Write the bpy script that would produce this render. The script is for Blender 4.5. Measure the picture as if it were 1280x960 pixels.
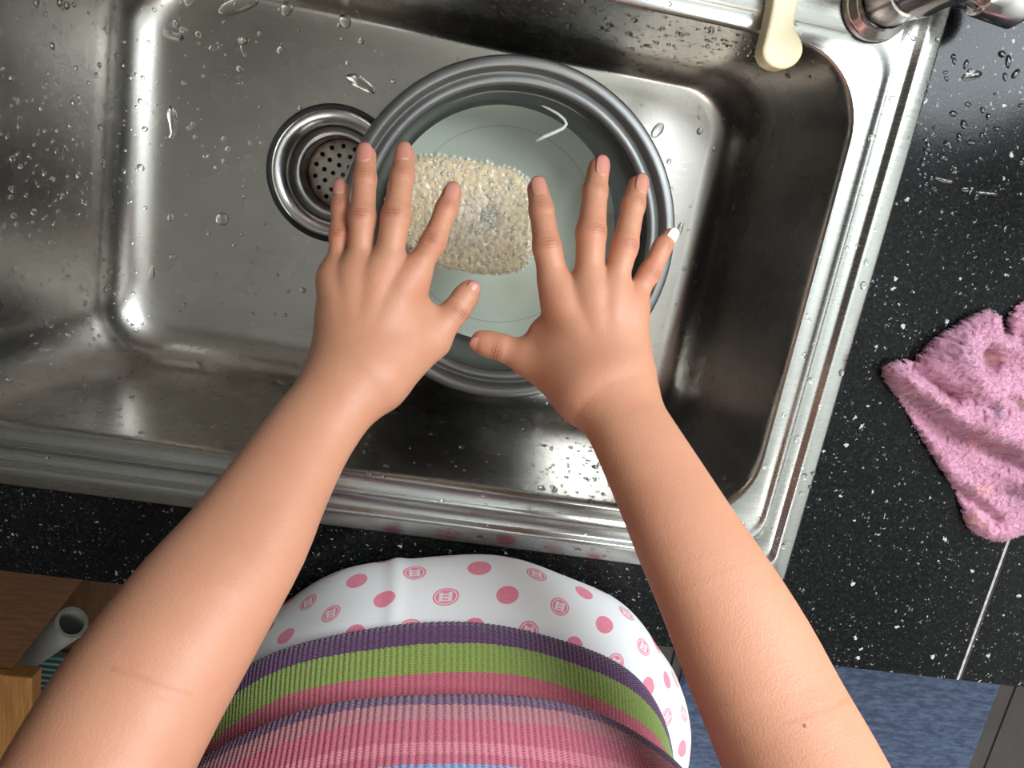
import bpy, bmesh, math, random
import numpy as np
from mathutils import Vector, Matrix
random.seed(7); rng = np.random.default_rng(7)
scene = bpy.context.scene
C = scene.collection
for o in list(bpy.data.objects): bpy.data.objects.remove(o, do_unlink=True)

# ------------------------------------------------------------------ camera
# world: X along the worktop, Y away from the person, Z up, worktop surface at z = 0 (metres)
FPX = 960.0; H = 0.60
RC = np.array([[0.98130083, -0.17579985, -0.07837788],
               [0.15058317, 0.95480155, -0.25627859],
               [0.11988906, 0.239684, 0.96342005]])
def D(px, py, d):
    """point seen at photo pixel px,py at distance d along the lens axis"""
    v = RC.T @ (np.array([(px-640)/FPX, (py-480)/FPX, 1.0])*d)
    return np.array([v[0], -v[1], H-v[2]])
def W(px, py, z):
    """point of the horizontal plane z seen at photo pixel px,py"""
    v = RC.T @ np.array([(px-640)/FPX, (py-480)/FPX, 1.0])
    s = (H-z)/v[2]
    return np.array([v[0]*s, -v[1]*s, z])
cam_d = bpy.data.cameras.new('camera'); cam = bpy.data.objects.new('camera', cam_d); C.objects.link(cam)
F3 = np.diag([1, -1, -1.0])
Rw = F3 @ RC.T                       # camera (right, down, forward) -> world
right, down, fwd = Rw[:, 0], Rw[:, 1], Rw[:, 2]
M = Matrix([[right[i], -down[i], -fwd[i], (0, 0, H)[i]] for i in range(3)] + [[0, 0, 0, 1]])
cam.matrix_world = M
cam_d.sensor_fit = 'HORIZONTAL'; cam_d.sensor_width = 36; cam_d.lens = 36*FPX/1280
cam_d.clip_start = 0.01
scene.camera = cam

# ------------------------------------------------------------------ world, light, exposure
wd = bpy.data.worlds.new('world'); scene.world = wd; wd.use_nodes = True
wd.node_tree.nodes['Background'].inputs[0].default_value = (.75, .85, 1, 1)
wd.node_tree.nodes['Background'].inputs[1].default_value = 0.6
def area(name, loc, target, size, power, color):
    l = bpy.data.lights.new(name, 'AREA'); l.shape = 'RECTANGLE'; l.size, l.size_y = size
    l.energy = power; l.color = color
    o = bpy.data.objects.new(name, l); C.objects.link(o); o.location = loc
    o.rotation_euler = (Vector(target)-Vector(loc)).to_track_quat('-Z', 'Y').to_euler()
    return o
area('window_daylight', (.85, .435, .98), (.85, -1, .70), (.86, .86), 32, (.86, .94, 1))
vs = scene.view_settings
vs.view_transform = 'Standard'; vs.look = 'None'; vs.gamma = 1; vs.use_curve_mapping = False
vs.exposure = 0.58

# ------------------------------------------------------------------ materials
def srgb(r, g, b):
    f = lambda c: (c/255/12.92) if c/255 <= .04045 else ((c/255+.055)/1.055)**2.4
    return (f(r), f(g), f(b), 1)
class NT:
    def __init__(s, name):
        s.m = bpy.data.materials.new(name); s.m.use_nodes = True; s.t = s.m.node_tree
        s.p = s.t.nodes['Principled BSDF']; s.out = s.t.nodes['Material Output']
    def n(s, typ, **kw):
        x = s.t.nodes.new(typ)
        for k, v in kw.items():
            if k.startswith('i_'):
                key = k[2:]; key = int(key) if key.isdigit() else key.replace('_', ' ')
                x.inputs[key].default_value = v
            else: setattr(x, k, v)
        return x
    def l(s, a, b): s.t.links.new(a, b)
    def math(s, op, a, b=None, c=None):
        x = s.t.nodes.new('ShaderNodeMath'); x.operation = op
        for i, v in enumerate((a, b, c)):
            if v is None: continue
            if isinstance(v, (int, float)): x.inputs[i].default_value = v
            else: s.l(v, x.inputs[i])
        return x.outputs[0]
    def mix(s, fac, a, b, blend='MIX'):
        x = s.t.nodes.new('ShaderNodeMix'); x.data_type = 'RGBA'; x.blend_type = blend
        for i, v in ((0, fac), (6, a), (7, b)):
            if isinstance(v, (int, float, tuple)): x.inputs[i].default_value = v
            else: s.l(v, x.inputs[i])
        return x.outputs[2]
    def coord(s, kind='Object'): return s.n('ShaderNodeTexCoord').outputs[kind]
    def noise(s, scale, detail=4, rough=.55, vec=None, stretch=None):
        x = s.n('ShaderNodeTexNoise'); x.inputs['Scale'].default_value = scale
        x.inputs['Detail'].default_value = detail; x.inputs['Roughness'].default_value = rough
        v = vec or s.coord()
        if stretch:
            mp = s.n('ShaderNodeMapping'); mp.inputs['Scale'].default_value = stretch; s.l(v, mp.inputs[0]); v = mp.outputs[0]
        s.l(v, x.inputs['Vector']); return x.outputs['Fac']
    def ramp(s, fac, stops, interp='LINEAR'):
        x = s.n('ShaderNodeValToRGB'); x.color_ramp.interpolation = interp
        e = x.color_ramp.elements
        while len(e) < len(stops): e.new(.5)
        for k, (p, c) in enumerate(stops): e[k].position = p; e[k].color = c if len(c) == 4 else (*c, 1)
        s.l(fac, x.inputs[0]); return x.outputs[0]
    def bump(s, h, strength, dist):
        x = s.n('ShaderNodeBump'); x.inputs['Strength'].default_value = strength; x.inputs['Distance'].default_value = dist
        s.l(h, x.inputs['Height']); s.l(x.outputs[0], s.p.inputs['Normal'])
    def set(s, color=None, rough=None, metal=None, **kw):
        if color is not None:
            if isinstance(color, tuple): s.p.inputs['Base Color'].default_value = color
            else: s.l(color, s.p.inputs['Base Color'])
        if rough is not None:
            if isinstance(rough, (int, float)): s.p.inputs['Roughness'].default_value = rough
            else: s.l(rough, s.p.inputs['Roughness'])
        if metal is not None: s.p.inputs['Metallic'].default_value = metal
        for k, v in kw.items(): s.p.inputs[k.replace('_', ' ')].default_value = v
        return s.m
MAT = {}
def steel(name, col, r0, r1, stretch=None, scratch=.25):
    t = NT(name)
    n1 = t.noise(14, 3, .6); n2 = t.noise(30, 2, .5, stretch=stretch or (1, 1, 1))
    c = t.mix(n1, tuple(x*.86 for x in col[:3])+(1,), tuple(min(1, x*1.1) for x in col[:3])+(1,))
    rr = t.n('ShaderNodeMapRange'); rr.inputs[3].default_value = r0; rr.inputs[4].default_value = r1; t.l(n2, rr.inputs[0])
    t.set(c, rr.outputs[0], 1.0)
    if scratch: t.bump(t.noise(90, 4, .7, stretch=stretch or (1, 3, 1)), scratch, .0004)
    return t.m
MAT['steel'] = steel('brushed_steel', (.54, .515, .475), .24, .30)
MAT['rim'] = steel('rim_steel', (.50, .505, .48), .20, .34, (.5, 12, 1), .12)
MAT['drain'] = steel('drain_steel', (.70, .69, .67), .16, .3)
MAT['chrome'] = steel('chrome', (.74, .70, .70), .10, .22, None, .05)
MAT['pot_rim'] = steel('pot_rim_metal', (.25, .25, .245), .42, .54)
MAT['pot_wall'] = steel('pot_wall_metal', (.05, .05, .052), .38, .5)
t = NT('pot_bottom_metal')
sep = t.n('ShaderNodeSeparateXYZ'); t.l(t.coord(), sep.inputs[0])
rad = t.math('SQRT', t.math('ADD', t.math('POWER', sep.outputs[0], 2.0), t.math('POWER', sep.outputs[1], 2.0)))
ringm = t.math('LESS_THAN', t.math('ABSOLUTE', t.math('SUBTRACT', rad, .098)), .0007)
st = t.noise(22, 3)
c = t.mix(t.math('MULTIPLY', ringm, .5), (.76, .77, .69, 1), (.42, .43, .40, 1))
# yellowish stain on the coating
d1 = t.n('ShaderNodeVectorMath', operation='DISTANCE'); t.l(t.coord(), d1.inputs[0]); d1.inputs[1].default_value = (.028, -.062, .004)
stain = t.n('ShaderNodeMapRange'); t.l(d1.outputs['Value'], stain.inputs[0]); stain.inputs[1].default_value = .035; stain.inputs[2].default_value = .0
c = t.mix(t.math('MULTIPLY', stain.outputs[0], t.math('MULTIPLY', st, .9)), c, (.50, .40, .20, 1))
t.set(c, .5, 0.15); MAT['pot_bottom'] = t.m
t = NT('black_rubber'); t.set((.012, .012, .012, 1), .5); MAT['rubber'] = t.m
t = NT('cup_steel'); t.set(t.ramp(t.noise(60, 4), [(.3, (.10, .08, .06)), (.7, (.32, .30, .28))]), .35, .9); MAT['cup'] = t.m
t = NT('strainer_plate')
sep = t.n('ShaderNodeSeparateXYZ'); t.l(t.coord(), sep.inputs[0])
rad = t.math('SQRT', t.math('ADD', t.math('POWER', sep.outputs[0], 2.0), t.math('POWER', sep.outputs[1], 2.0)))
rr = t.n('ShaderNodeMapRange'); t.l(t.math('ADD', rad, t.math('MULTIPLY', t.math('SUBTRACT', t.noise(120, 4), .5), .02)), rr.inputs[0]); rr.inputs[1].default_value = .023; rr.inputs[2].default_value = .037
t.set(t.mix(rr.outputs[0], (.78, .73, .65, 1), (.24, .13, .07, 1)), .42, .55); MAT['strainer'] = t.m
t = NT('dark_hole'); t.set((.006, .005, .004, 1), .8); MAT['hole'] = t.m

# black granite with pale flecks
t = NT('black_granite'); co = t.coord()
gn = t.n('ShaderNodeTexNoise'); gn.inputs['Scale'].default_value = 420; t.l(co, gn.inputs['Vector'])
gs = t.n('ShaderNodeVectorMath', operation='SCALE'); t.l(gn.outputs['Color'], gs.inputs[0]); gs.inputs['Scale'].default_value = .006
ga = t.n('ShaderNodeVectorMath', operation='ADD'); t.l(co, ga.inputs[0]); t.l(gs.outputs[0], ga.inputs[1]); co = ga.outputs[0]
def flecks(scale, thr, keep):
    v = t.n('ShaderNodeTexVoronoi'); v.inputs['Scale'].default_value = scale; t.l(co, v.inputs['Vector'])
    sp = t.n('ShaderNodeSeparateColor'); t.l(v.outputs['Color'], sp.inputs[0])
    return t.math('MULTIPLY', t.math('LESS_THAN', v.outputs['Distance'], t.math('MULTIPLY', sp.outputs[1], thr)), t.math('GREATER_THAN', sp.outputs[0], keep))
big = flecks(110, .24, .86); sml = flecks(330, .34, .72); tiny = flecks(600, .5, .55)
base = t.ramp(t.noise(260, 5, .7), [(.35, (.0015, .0015, .0018)), (.7, (.009, .0095, .0095))])
c = t.mix(t.math('MULTIPLY', tiny, .10), base, (.22, .24, .22, 1))
c = t.mix(t.math('MULTIPLY', sml, .42), c, (.50, .50, .46, 1))
c = t.mix(t.math('MULTIPLY', big, .55), c, (.70, .70, .66, 1))
t.set(c, t.ramp(t.noise(9, 3), [(.3, (.10,)*3), (.7, (.18,)*3)]), 0, Specular_IOR_Level=.16); t.bump(t.noise(500, 2), .06, .0004); MAT['granite'] = t.m
t = NT('joint_filler'); t.set(t.ramp(t.noise(200, 3), [(.3, (.22, .21, .20)), (.7, (.42, .40, .38))]), .8); MAT['filler'] = t.m

# skin: colour attributes 'tint' hold redness (R), crease (G), pallor (B)
t = NT('skin'); at = t.n('ShaderNodeAttribute', attribute_name='tint'); sp = t.n('ShaderNodeSeparateColor'); t.l(at.outputs['Color'], sp.inputs[0])
mott = t.noise(34, 5, .6); fine = t.noise(420, 3, .6)
c = t.mix(mott, srgb(190, 131, 101), srgb(203, 147, 117))
c = t.mix(sp.outputs[0], c, srgb(204, 112, 90))
c = t.mix(t.math('MULTIPLY', sp.outputs[1], .95), c, srgb(150, 78, 56))
c = t.mix(t.math('MULTIPLY', fine, .10), c, srgb(170, 105, 80))
vz = t.n('ShaderNodeTexVoronoi'); vz.inputs['Scale'].default_value = 26; t.l(t.coord(), vz.inputs['Vector'])
vs2 = t.n('ShaderNodeSeparateColor'); t.l(vz.outputs['Color'], vs2.inputs[0])
mole = t.math('MULTIPLY', t.math('LESS_THAN', vz.outputs['Distance'], .030), t.math('GREATER_THAN', vs2.outputs[0], .72))
c = t.mix(t.math('MULTIPLY', mole, .7), c, srgb(96, 58, 44))
t.set(c, .52, 0, Subsurface_Weight=.12, Subsurface_Scale=.006)
t.p.inputs['Subsurface Radius'].default_value = (1, .35, .2)
b1 = t.n('ShaderNodeTexVoronoi'); b1.inputs['Scale'].default_value = 700; t.l(t.coord(), b1.inputs['Vector'])
t.bump(b1.outputs['Distance'], .22, .0006); MAT['skin'] = t.m
t = NT('fingernail'); t.set(t.mix(t.noise(60, 2), srgb(200, 131, 114), srgb(209, 144, 127)), .36, 0, Subsurface_Weight=.1, Subsurface_Scale=.003); MAT['nail'] = t.m
t = NT('white_nail'); t.set(srgb(243, 236, 224), .25); MAT['nail_white'] = t.m

# water
t = NT('water_drop'); t.set((1, 1, 1, 1), .0, 0, Transmission_Weight=1.0, IOR=1.33); MAT['drop'] = t.m
t = NT('water_surface')
tr = t.n('ShaderNodeBsdfTransparent'); tr.inputs[0].default_value = (.90, .93, .89, 1)
gl = t.n('ShaderNodeBsdfGlossy'); gl.inputs['Roughness'].default_value = .03
fr = t.n('ShaderNodeFresnel'); fr.inputs[0].default_value = 1.33
df = t.n('ShaderNodeBsdfDiffuse'); df.inputs[0].default_value = (.62, .66, .58, 1)
m0 = t.n('ShaderNodeMixShader'); m0.inputs[0].default_value = .045; t.l(tr.outputs[0], m0.inputs[1]); t.l(df.outputs[0], m0.inputs[2])
mx = t.n('ShaderNodeMixShader'); t.l(fr.outputs[0], mx.inputs[0]); t.l(m0.outputs[0], mx.inputs[1]); t.l(gl.outputs[0], mx.inputs[2])
bp = t.n('ShaderNodeBump'); bp.inputs['Strength'].default_value = .15; bp.inputs['Distance'].default_value = .002; t.l(t.noise(18, 2), bp.inputs['Height'])
t.l(bp.outputs[0], gl.inputs['Normal']); t.l(mx.outputs[0], t.out.inputs[0]); MAT['water'] = t.m
t = NT('foam'); at = t.n('ShaderNodeAttribute', attribute_name='tint')
t.set(at.outputs['Color'], .25, 0, Coat_Weight=.5, Coat_Roughness=.06, Subsurface_Weight=.1, Subsurface_Scale=.004); t.bump(t.noise(500, 3), .5, .0008); MAT['foam'] = t.m
t = NT('bubble_film')
tr = t.n('ShaderNodeBsdfTransparent'); tr.inputs[0].default_value = (1, 1, 1, 1)
gl = t.n('ShaderNodeBsdfGlossy'); gl.inputs['Roughness'].default_value = .06
lw = t.n('ShaderNodeLayerWeight'); lw.inputs[0].default_value = .45
df = t.n('ShaderNodeBsdfDiffuse'); df.inputs[0].default_value = (.86, .79, .66, 1)
m0 = t.n('ShaderNodeMixShader'); m0.inputs[0].default_value = .30; t.l(tr.outputs[0], m0.inputs[1]); t.l(df.outputs[0], m0.inputs[2])
mx = t.n('ShaderNodeMixShader'); t.l(t.math('ADD', t.math('MULTIPLY', lw.outputs['Fresnel'], .22), .07), mx.inputs[0]); t.l(m0.outputs[0], mx.inputs[1]); t.l(gl.outputs[0], mx.inputs[2])
t.l(mx.outputs[0], t.out.inputs[0]); MAT['bubble'] = t.m

# textiles
t = NT('striped_knit'); uv = t.n('ShaderNodeUVMap'); sp = t.n('ShaderNodeSeparateXYZ'); t.l(uv.outputs[0], sp.inputs[0])
SWEATER_STOPS = 'filled below'
MAT['knit'] = t.m; KNIT = (t, sp)
t = NT('dotted_cotton'); uv = t.n('ShaderNodeUVMap'); sp = t.n('ShaderNodeSeparateXYZ'); t.l(uv.outputs[0], sp.inputs[0])
CU, CV = .040, .026
pv = t.math('DIVIDE', sp.outputs[1], CV); row = t.math('FLOOR', pv)
pu = t.math('ADD', t.math('DIVIDE', sp.outputs[0], CU), t.math('MULTIPLY', t.math('FLOORED_MODULO', row, 2.0), .5))
colm = t.math('FLOOR', pu)
fx = t.math('MULTIPLY', t.math('SUBTRACT', t.math('FRACT', pu), .5), CU)
fy = t.math('MULTIPLY', t.math('SUBTRACT', t.math('FRACT', pv), .5), CV)
dist = t.math('SQRT', t.math('ADD', t.math('MULTIPLY', fx, fx), t.math('MULTIPLY', fy, fy)))
par = t.math('FLOORED_MODULO', t.math('ADD', colm, row), 2.0)
disc = t.math('LESS_THAN', dist, .0078)
inner = t.math('LESS_THAN', dist, .0060)
sq = t.math('MULTIPLY', t.math('LESS_THAN', t.math('ABSOLUTE', fx), .0037), t.math('LESS_THAN', t.math('ABSOLUTE', fy), .0040))
bars = t.math('GREATER_THAN', t.math('SINE', t.math('MULTIPLY', fy, 2200.0)), .2)
hole = t.math('LESS_THAN', t.math('ABSOLUTE', fx), .0017)
gly = t.math('MULTIPLY', sq, t.math('SUBTRACT', 1.0, t.math('MULTIPLY', bars, hole)))
mark = t.math('SUBTRACT', disc, t.math('MULTIPLY', par, t.math('MAXIMUM', t.math('MULTIPLY', gly, .8), t.math('SUBTRACT', t.math('LESS_THAN', dist, .0066), t.math('LESS_THAN', dist, .0060)))))
dotc = t.mix(t.noise(300, 3), srgb(208, 108, 130), srgb(220, 134, 150))
t.set(t.mix(t.math('MAXIMUM', mark, 0.0), srgb(216, 214, 213), dotc), .85, 0, Sheen_Weight=.2)
t.bump(t.noise(700, 3), .25, .0006); MAT['cotton'] = t.m
t = NT('pink_terry'); at = t.n('ShaderNodeAttribute', attribute_name='tint')
nz = t.noise(380, 3)
t.set(t.mix(t.math('MULTIPLY', nz, .35), at.outputs['Color'], srgb(206, 160, 176)), .95, 0, Sheen_Weight=.2); t.bump(t.noise(520, 3, .7), .35, .0007); MAT['terry'] = t.m
t = NT('blue_mat'); t.set(t.mix(t.ramp(t.noise(60, 5, .75, stretch=(.45, 1.6, 1)), [(.42, (0, 0, 0)), (.60, (1, 1, 1))]), srgb(78, 90, 118), srgb(112, 126, 156)), .9); t.bump(t.noise(150, 4), .9, .004); MAT['blue'] = t.m

# wood, plastics, room
def wood(name, a, b, stretch):
    t = NT(name); n = t.noise(40, 6, .65, stretch=stretch)
    t.set(t.mix(t.ramp(n, [(.35, (0, 0, 0)), (.65, (1, 1, 1))]), a, b), .5); return t.m
MAT['bamboo'] = wood('bamboo_light', srgb(138, 92, 46), srgb(176, 126, 70), (6, .35, 6))
MAT['brown'] = wood('brown_wood', srgb(66, 40, 20), srgb(98, 62, 32), (1, 8, .3))
MAT['shelf'] = wood('shelf_wood', srgb(74, 50, 30), srgb(100, 68, 42), (6, .4, 1))
t = NT('grey_plastic'); t.set(t.mix(t.noise(30, 3), srgb(126, 124, 120), srgb(158, 156, 150)), .5); MAT['greypl'] = t.m
t = NT('cream_plastic'); t.set(t.mix(t.noise(12, 3), srgb(238, 222, 178), srgb(246, 233, 196)), .35); MAT['cream'] = t.m
t = NT('teal_fabric'); sp = t.n('ShaderNodeSeparateXYZ'); t.l(t.coord(), sp.inputs[0])
t.set(t.mix(t.math('GREATER_THAN', t.math('SINE', t.math('MULTIPLY', sp.outputs[1], 700.0)), .3), srgb(40, 66, 66), srgb(120, 150, 142)), .9); MAT['teal'] = t.m
t = NT('white_paint'); t.set(t.mix(t.noise(6, 3), (.76, .76, .71, 1), (.82, .82, .77, 1)), .8); MAT['paint'] = t.m
t = NT('wall_tile'); t.set(t.mix(t.noise(5, 3), (.42, .42, .38, 1), (.48, .48, .45, 1)), .45); MAT['walltile'] = t.m
t = NT('dark_wall'); t.set(t.mix(t.noise(5, 3), (.11, .09, .07, 1), (.15, .12, .10, 1)), .7); MAT['dimwall'] = t.m
t = NT('floor_tile'); t.set(t.mix(t.noise(9, 5), srgb(78, 72, 70), srgb(104, 97, 94)), .4); MAT['floor'] = t.m
t = NT('grout'); t.set(t.mix(t.noise(60, 3), srgb(44, 36, 34), srgb(60, 50, 46)), .9); MAT['grout'] = t.m
t = NT('cabinet_front'); t.set(t.mix(t.noise(8, 3), srgb(70, 60, 54), srgb(86, 74, 66)), .5); MAT['cab'] = t.m
t = NT('lamp_diffuser'); t.set((1, 1, 1, 1), .5); t.p.inputs['Emission Color'].default_value = (1, .95, .86, 1); t.p.inputs['Emission Strength'].default_value = 4.6; MAT['lamp'] = t.m
t = NT('lamp_frame'); t.set(t.mix(t.noise(20, 2), (.7, .7, .7, 1), (.8, .8, .8, 1)), .4); MAT['lampframe'] = t.m
t = NT('window_glass')
tr = t.n('ShaderNodeBsdfTransparent'); gl = t.n('ShaderNodeBsdfGlossy'); gl.inputs['Roughness'].default_value = .02
mx = t.n('ShaderNodeMixShader'); mx.inputs[0].default_value = .06; t.l(tr.outputs[0], mx.inputs[1]); t.l(gl.outputs[0], mx.inputs[2]); t.l(mx.outputs[0], t.out.inputs[0]); MAT['glass'] = t.m
t = NT('strand'); t.set(t.mix(t.noise(80, 2), srgb(214, 212, 202), srgb(232, 230, 222)), .35); MAT['strand'] = t.m

# ------------------------------------------------------------------ helpers
def link(name, me, mat=None, parent=None, smooth=True):
    o = bpy.data.objects.new(name, me); C.objects.link(o)
    if mat is not None and not me.materials: me.materials.append(MAT[mat])
    if parent is not None:
        o.parent = parent
    if smooth and len(me.polygons): me.polygons.foreach_set('use_smooth', np.ones(len(me.polygons), bool))
    return o
def mesh(name, v, f):
    me = bpy.data.meshes.new(name); me.from_pydata([tuple(map(float, p)) for p in v], [], f); me.update(); return me
def npmesh(name, V, Q):
    """fast mesh from arrays of verts and quads"""
    me = bpy.data.meshes.new(name); V = np.asarray(V, np.float32); Q = np.asarray(Q, np.int32)
    k = Q.shape[1]
    me.vertices.add(len(V)); me.vertices.foreach_set('co', V.ravel())
    me.loops.add(Q.size); me.loops.foreach_set('vertex_index', Q.ravel())
    me.polygons.add(len(Q)); me.polygons.foreach_set('loop_start', np.arange(0, Q.size, k, dtype=np.int32))
    me.update(calc_edges=True); me.validate(); return me
def paint(me, cols, name='tint'):
    a = me.color_attributes.new(name, 'FLOAT_COLOR', 'POINT')
    c = np.ones((len(me.vertices), 4), np.float32); c[:, :3] = cols; a.data.foreach_set('color', c.ravel())
def thing(name, label, cat, loc=(0, 0, 0), group=None):
    o = bpy.data.objects.new(name, None); C.objects.link(o); o.location = loc; o.empty_display_size = .02
    return tag(o, label, cat, group)
def tag(o, label=None, cat=None, group=None, kind=None):
    if label: o['label'] = label
    if cat: o['category'] = cat
    if group: o['group'] = group
    if kind: o['kind'] = kind
    return o
def child(o, parent):
    """parent keeping the world placement"""
    o.parent = parent; o.matrix_parent_inverse = Matrix.Translation(parent.location).inverted() if parent.parent is None else parent.matrix_parent_inverse.copy()
    return o
def bevel(o, w, seg=2):
    m = o.modifiers.new('bevel', 'BEVEL'); m.width = w; m.segments = seg; m.limit_method = 'ANGLE'; m.angle_limit = .7; return o
def box(name, lo, hi, mat, parent=None, bev=0):
    x0, y0, z0 = lo; x1, y1, z1 = hi
    v = [(x0,y0,z0),(x1,y0,z0),(x1,y1,z0),(x0,y1,z0),(x0,y0,z1),(x1,y0,z1),(x1,y1,z1),(x0,y1,z1)]
    f = [(0,3,2,1),(4,5,6,7),(0,1,5,4),(1,2,6,5),(2,3,7,6),(3,0,4,7)]
    o = link(name, mesh(name, v, f), mat, smooth=False)
    if parent is not None: child(o, parent)
    if bev: bevel(o, bev)
    return o
def grid_faces(nr, nc, closed=True, off=0):
    i, j = np.meshgrid(np.arange(nr-1), np.arange(nc if closed else nc-1), indexing='ij')
    a = i*nc+j; b = i*nc+(j+1) % nc
    return np.stack([a, b, b+nc, a+nc], -1).reshape(-1, 4)+off
def lathe(prof, n=72, center=(0, 0, 0)):
    a = np.linspace(0, 2*np.pi, n, endpoint=False)
    V = np.concatenate([np.stack([r*np.cos(a), r*np.sin(a), np.full(n, z)], 1) for r, z in prof])+np.array(center)
    return V, grid_faces(len(prof), n)
def lathe_obj(name, prof, mat, parent=None, center=(0, 0, 0), n=96, loc=None):
    V, Q = lathe(prof, n, (0, 0, 0))
    me = npmesh(name, V, Q); o = link(name, me, mat); o.location = center
    if parent is not None: child(o, parent)
    return o
def tube(path, rad, n=16, caps=True):
    path = np.asarray(path, float); m = len(path); rad = np.broadcast_to(rad, (m,))
    T = np.gradient(path, axis=0); T /= np.linalg.norm(T, axis=1)[:, None]
    up = np.array([0, 0, 1.0]) if abs(T[0][2]) < .9 else np.array([1.0, 0, 0])
    V = []
    nrm = np.cross(T[0], up); nrm /= np.linalg.norm(nrm)
    a = np.linspace(0, 2*np.pi, n, endpoint=False)
    for k in range(m):
        nrm = nrm-T[k]*(nrm@T[k]); nrm /= np.linalg.norm(nrm); b = np.cross(T[k], nrm)
        V.append(path[k]+rad[k]*(np.cos(a)[:, None]*nrm+np.sin(a)[:, None]*b))
    V = np.concatenate(V); F = [tuple(q) for q in grid_faces(m, n)]
    if caps: F += [tuple(range(n))[::-1], tuple(range((m-1)*n, m*n))]
    return V, F
def tube_obj(name, path, rad, mat, parent=None, n=16, caps=True):
    V, F = tube(path, rad, n, caps); o = link(name, mesh(name, V, F), mat)
    if parent is not None: child(o, parent)
    return o
def rrect(x0, x1, y0, y1, r, z, nc=14):
    """rounded rectangle loop, counter-clockwise, 4*nc points"""
    P = []
    for cx, cy, a0 in ((x1-r, y1-r, 0), (x0+r, y1-r, 90), (x0+r, y0+r, 180), (x1-r, y0+r, 270)):
        for k in range(nc):
            a = math.radians(a0+90*k/(nc-1)); P.append((cx+r*math.cos(a), cy+r*math.sin(a), z))
    return np.array(P)
def densify(P, m):
    """resample each closed-loop edge longer than 1 step: keep topology equal across loops"""
    Q = []
    n = len(P)
    for i in range(n):
        a, b = P[i], P[(i+1) % n]
        k = m if i % 14 == 13 else 1
        for s in range(k): Q.append(a+(b-a)*s/k)
    return np.array(Q)

# ------------------------------------------------------------------ the room
ZF, ZC = -.80, 1.65
XL, XR, YF, YB = -1.35, 1.75, -2.1, .44
def st(o): return tag(o, kind='structure')
fl = st(box('floor', (XL, YF, ZF-.06), (XR, YB, ZF-.004), 'grout'))
fl['label'] = 'grey floor tiles with dark grout under the worktop'
tile_me = None
TS = .40
for i in range(7):
    for j in range(5):
        x0 = .62+TS*(i-4); y0 = -.95+TS*(j-2)-.2
        if y0 > -.45: continue
        o = box('tile', (x0+.003, y0+.003, ZF-.004), (x0+TS-.003, y0+TS-.003, ZF), 'floor', fl)
st(box('ceiling', (XL, YF, ZC), (XR, YB+.06, ZC+.05), 'paint'))
st(box('wall_left', (XL-.06, YF, ZF), (XL, YB+.06, ZC), 'dimwall'))
st(box('wall_right', (XR, YF, ZF), (XR+.06, YB+.06, ZC), 'paint'))
st(box('wall_front', (XL, YF-.06, ZF), (XR, YF, ZC), 'dimwall'))
wx0, wx1, wz0, wz1 = .40, 1.30, .52, 1.44
v = [(XL,YB,ZF),(XR,YB,ZF),(XR,YB,ZC),(XL,YB,ZC),(wx0,YB,wz0),(wx1,YB,wz0),(wx1,YB,wz1),(wx0,YB,wz1)]
v += [(x, y+.06, z) for x, y, z in v]
f = [(0,1,5,4),(1,2,6,5),(2,3,7,6),(3,0,4,7)]; f += [tuple(q+8 for q in reversed(p)) for p in f]
f += [(4,5,13,12),(5,6,14,13),(6,7,15,14),(7,4,12,15)]
st(link('wall_back', mesh('wall_back', v, f), 'walltile', smooth=False))
win = bpy.data.objects.new('window_1', None); C.objects.link(win); win.location = (.85, YB+.03, wz0); st(win); win['label'] = 'white framed window above the worktop letting in daylight'
for lo, hi in (((wx0,YB+.02,wz0),(wx1,YB+.05,wz0+.03)),((wx0,YB+.02,wz1-.03),(wx1,YB+.05,wz1)),((wx0,YB+.02,wz0+.03),(wx0+.03,YB+.05,wz1-.03)),((wx1-.03,YB+.02,wz0+.03),(wx1,YB+.05,wz1-.03)),((.835,YB+.02,wz0+.03),(.865,YB+.05,wz1-.03))):
    box('window_frame', lo, hi, 'lampframe', win)
for x0, x1 in ((wx0+.03, .835), (.865, wx1-.03)): box('pane', (x0, YB+.033, wz0+.03), (x1, YB+.037, wz1-.03), 'glass', win)
lamp = thing('ceiling_light', 'square white ceiling light panel above and behind the person', 'light', (.28, -1.05, ZC))
box('lamp_frame', (-.12, -1.40, ZC-.04), (.68, -.70, ZC-.001), 'lampframe', lamp, .006)
box('lamp_diffuser', (-.10, -1.38, ZC-.052), (.66, -.72, ZC-.0405), 'lamp', lamp)

# ------------------------------------------------------------------ worktop
SX0, SX1, SY0, SY1 = -.412, .347, -.2925, .262        # outer edge of the sink rim
JX = .548
def slab(name, x0, x1, y0, y1, hole=None):
    bm = bmesh.new(); zt, zb = 0, -.032
    def rect(a, b, c, d, z): return [bm.verts.new(p) for p in ((a,c,z),(b,c,z),(b,d,z),(a,d,z))]
    ot, ob = rect(x0,x1,y0,y1,zt), rect(x0,x1,y0,y1,zb)
    if hole:
        it, ib = rect(*hole, zt), rect(*hole, zb)
        for k in range(4):
            n = (k+1) % 4
            bm.faces.new((ot[k], ot[n], it[n], it[k])); bm.faces.new((ob[n], ob[k], ib[k], ib[n])); bm.faces.new((it[k], it[n], ib[n], ib[k]))
    else: bm.faces.new(ot); bm.faces.new(ob[::-1])
    for k in range(4):
        n = (k+1) % 4; bm.faces.new((ob[k], ob[n], ot[n], ot[k]))
    me = bpy.data.meshes.new(name); bm.to_mesh(me); bm.free(); return link(name, me, 'granite', smooth=False)
wt = slab('worktop', -1.1, JX-.0012, -.371, YB-.002, (SX0+.012, SX1-.012, SY0+.012, SY1-.012)); bevel(wt, .003)
tag(wt, 'black speckled granite worktop with the steel sink set into it', 'worktop')
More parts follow.
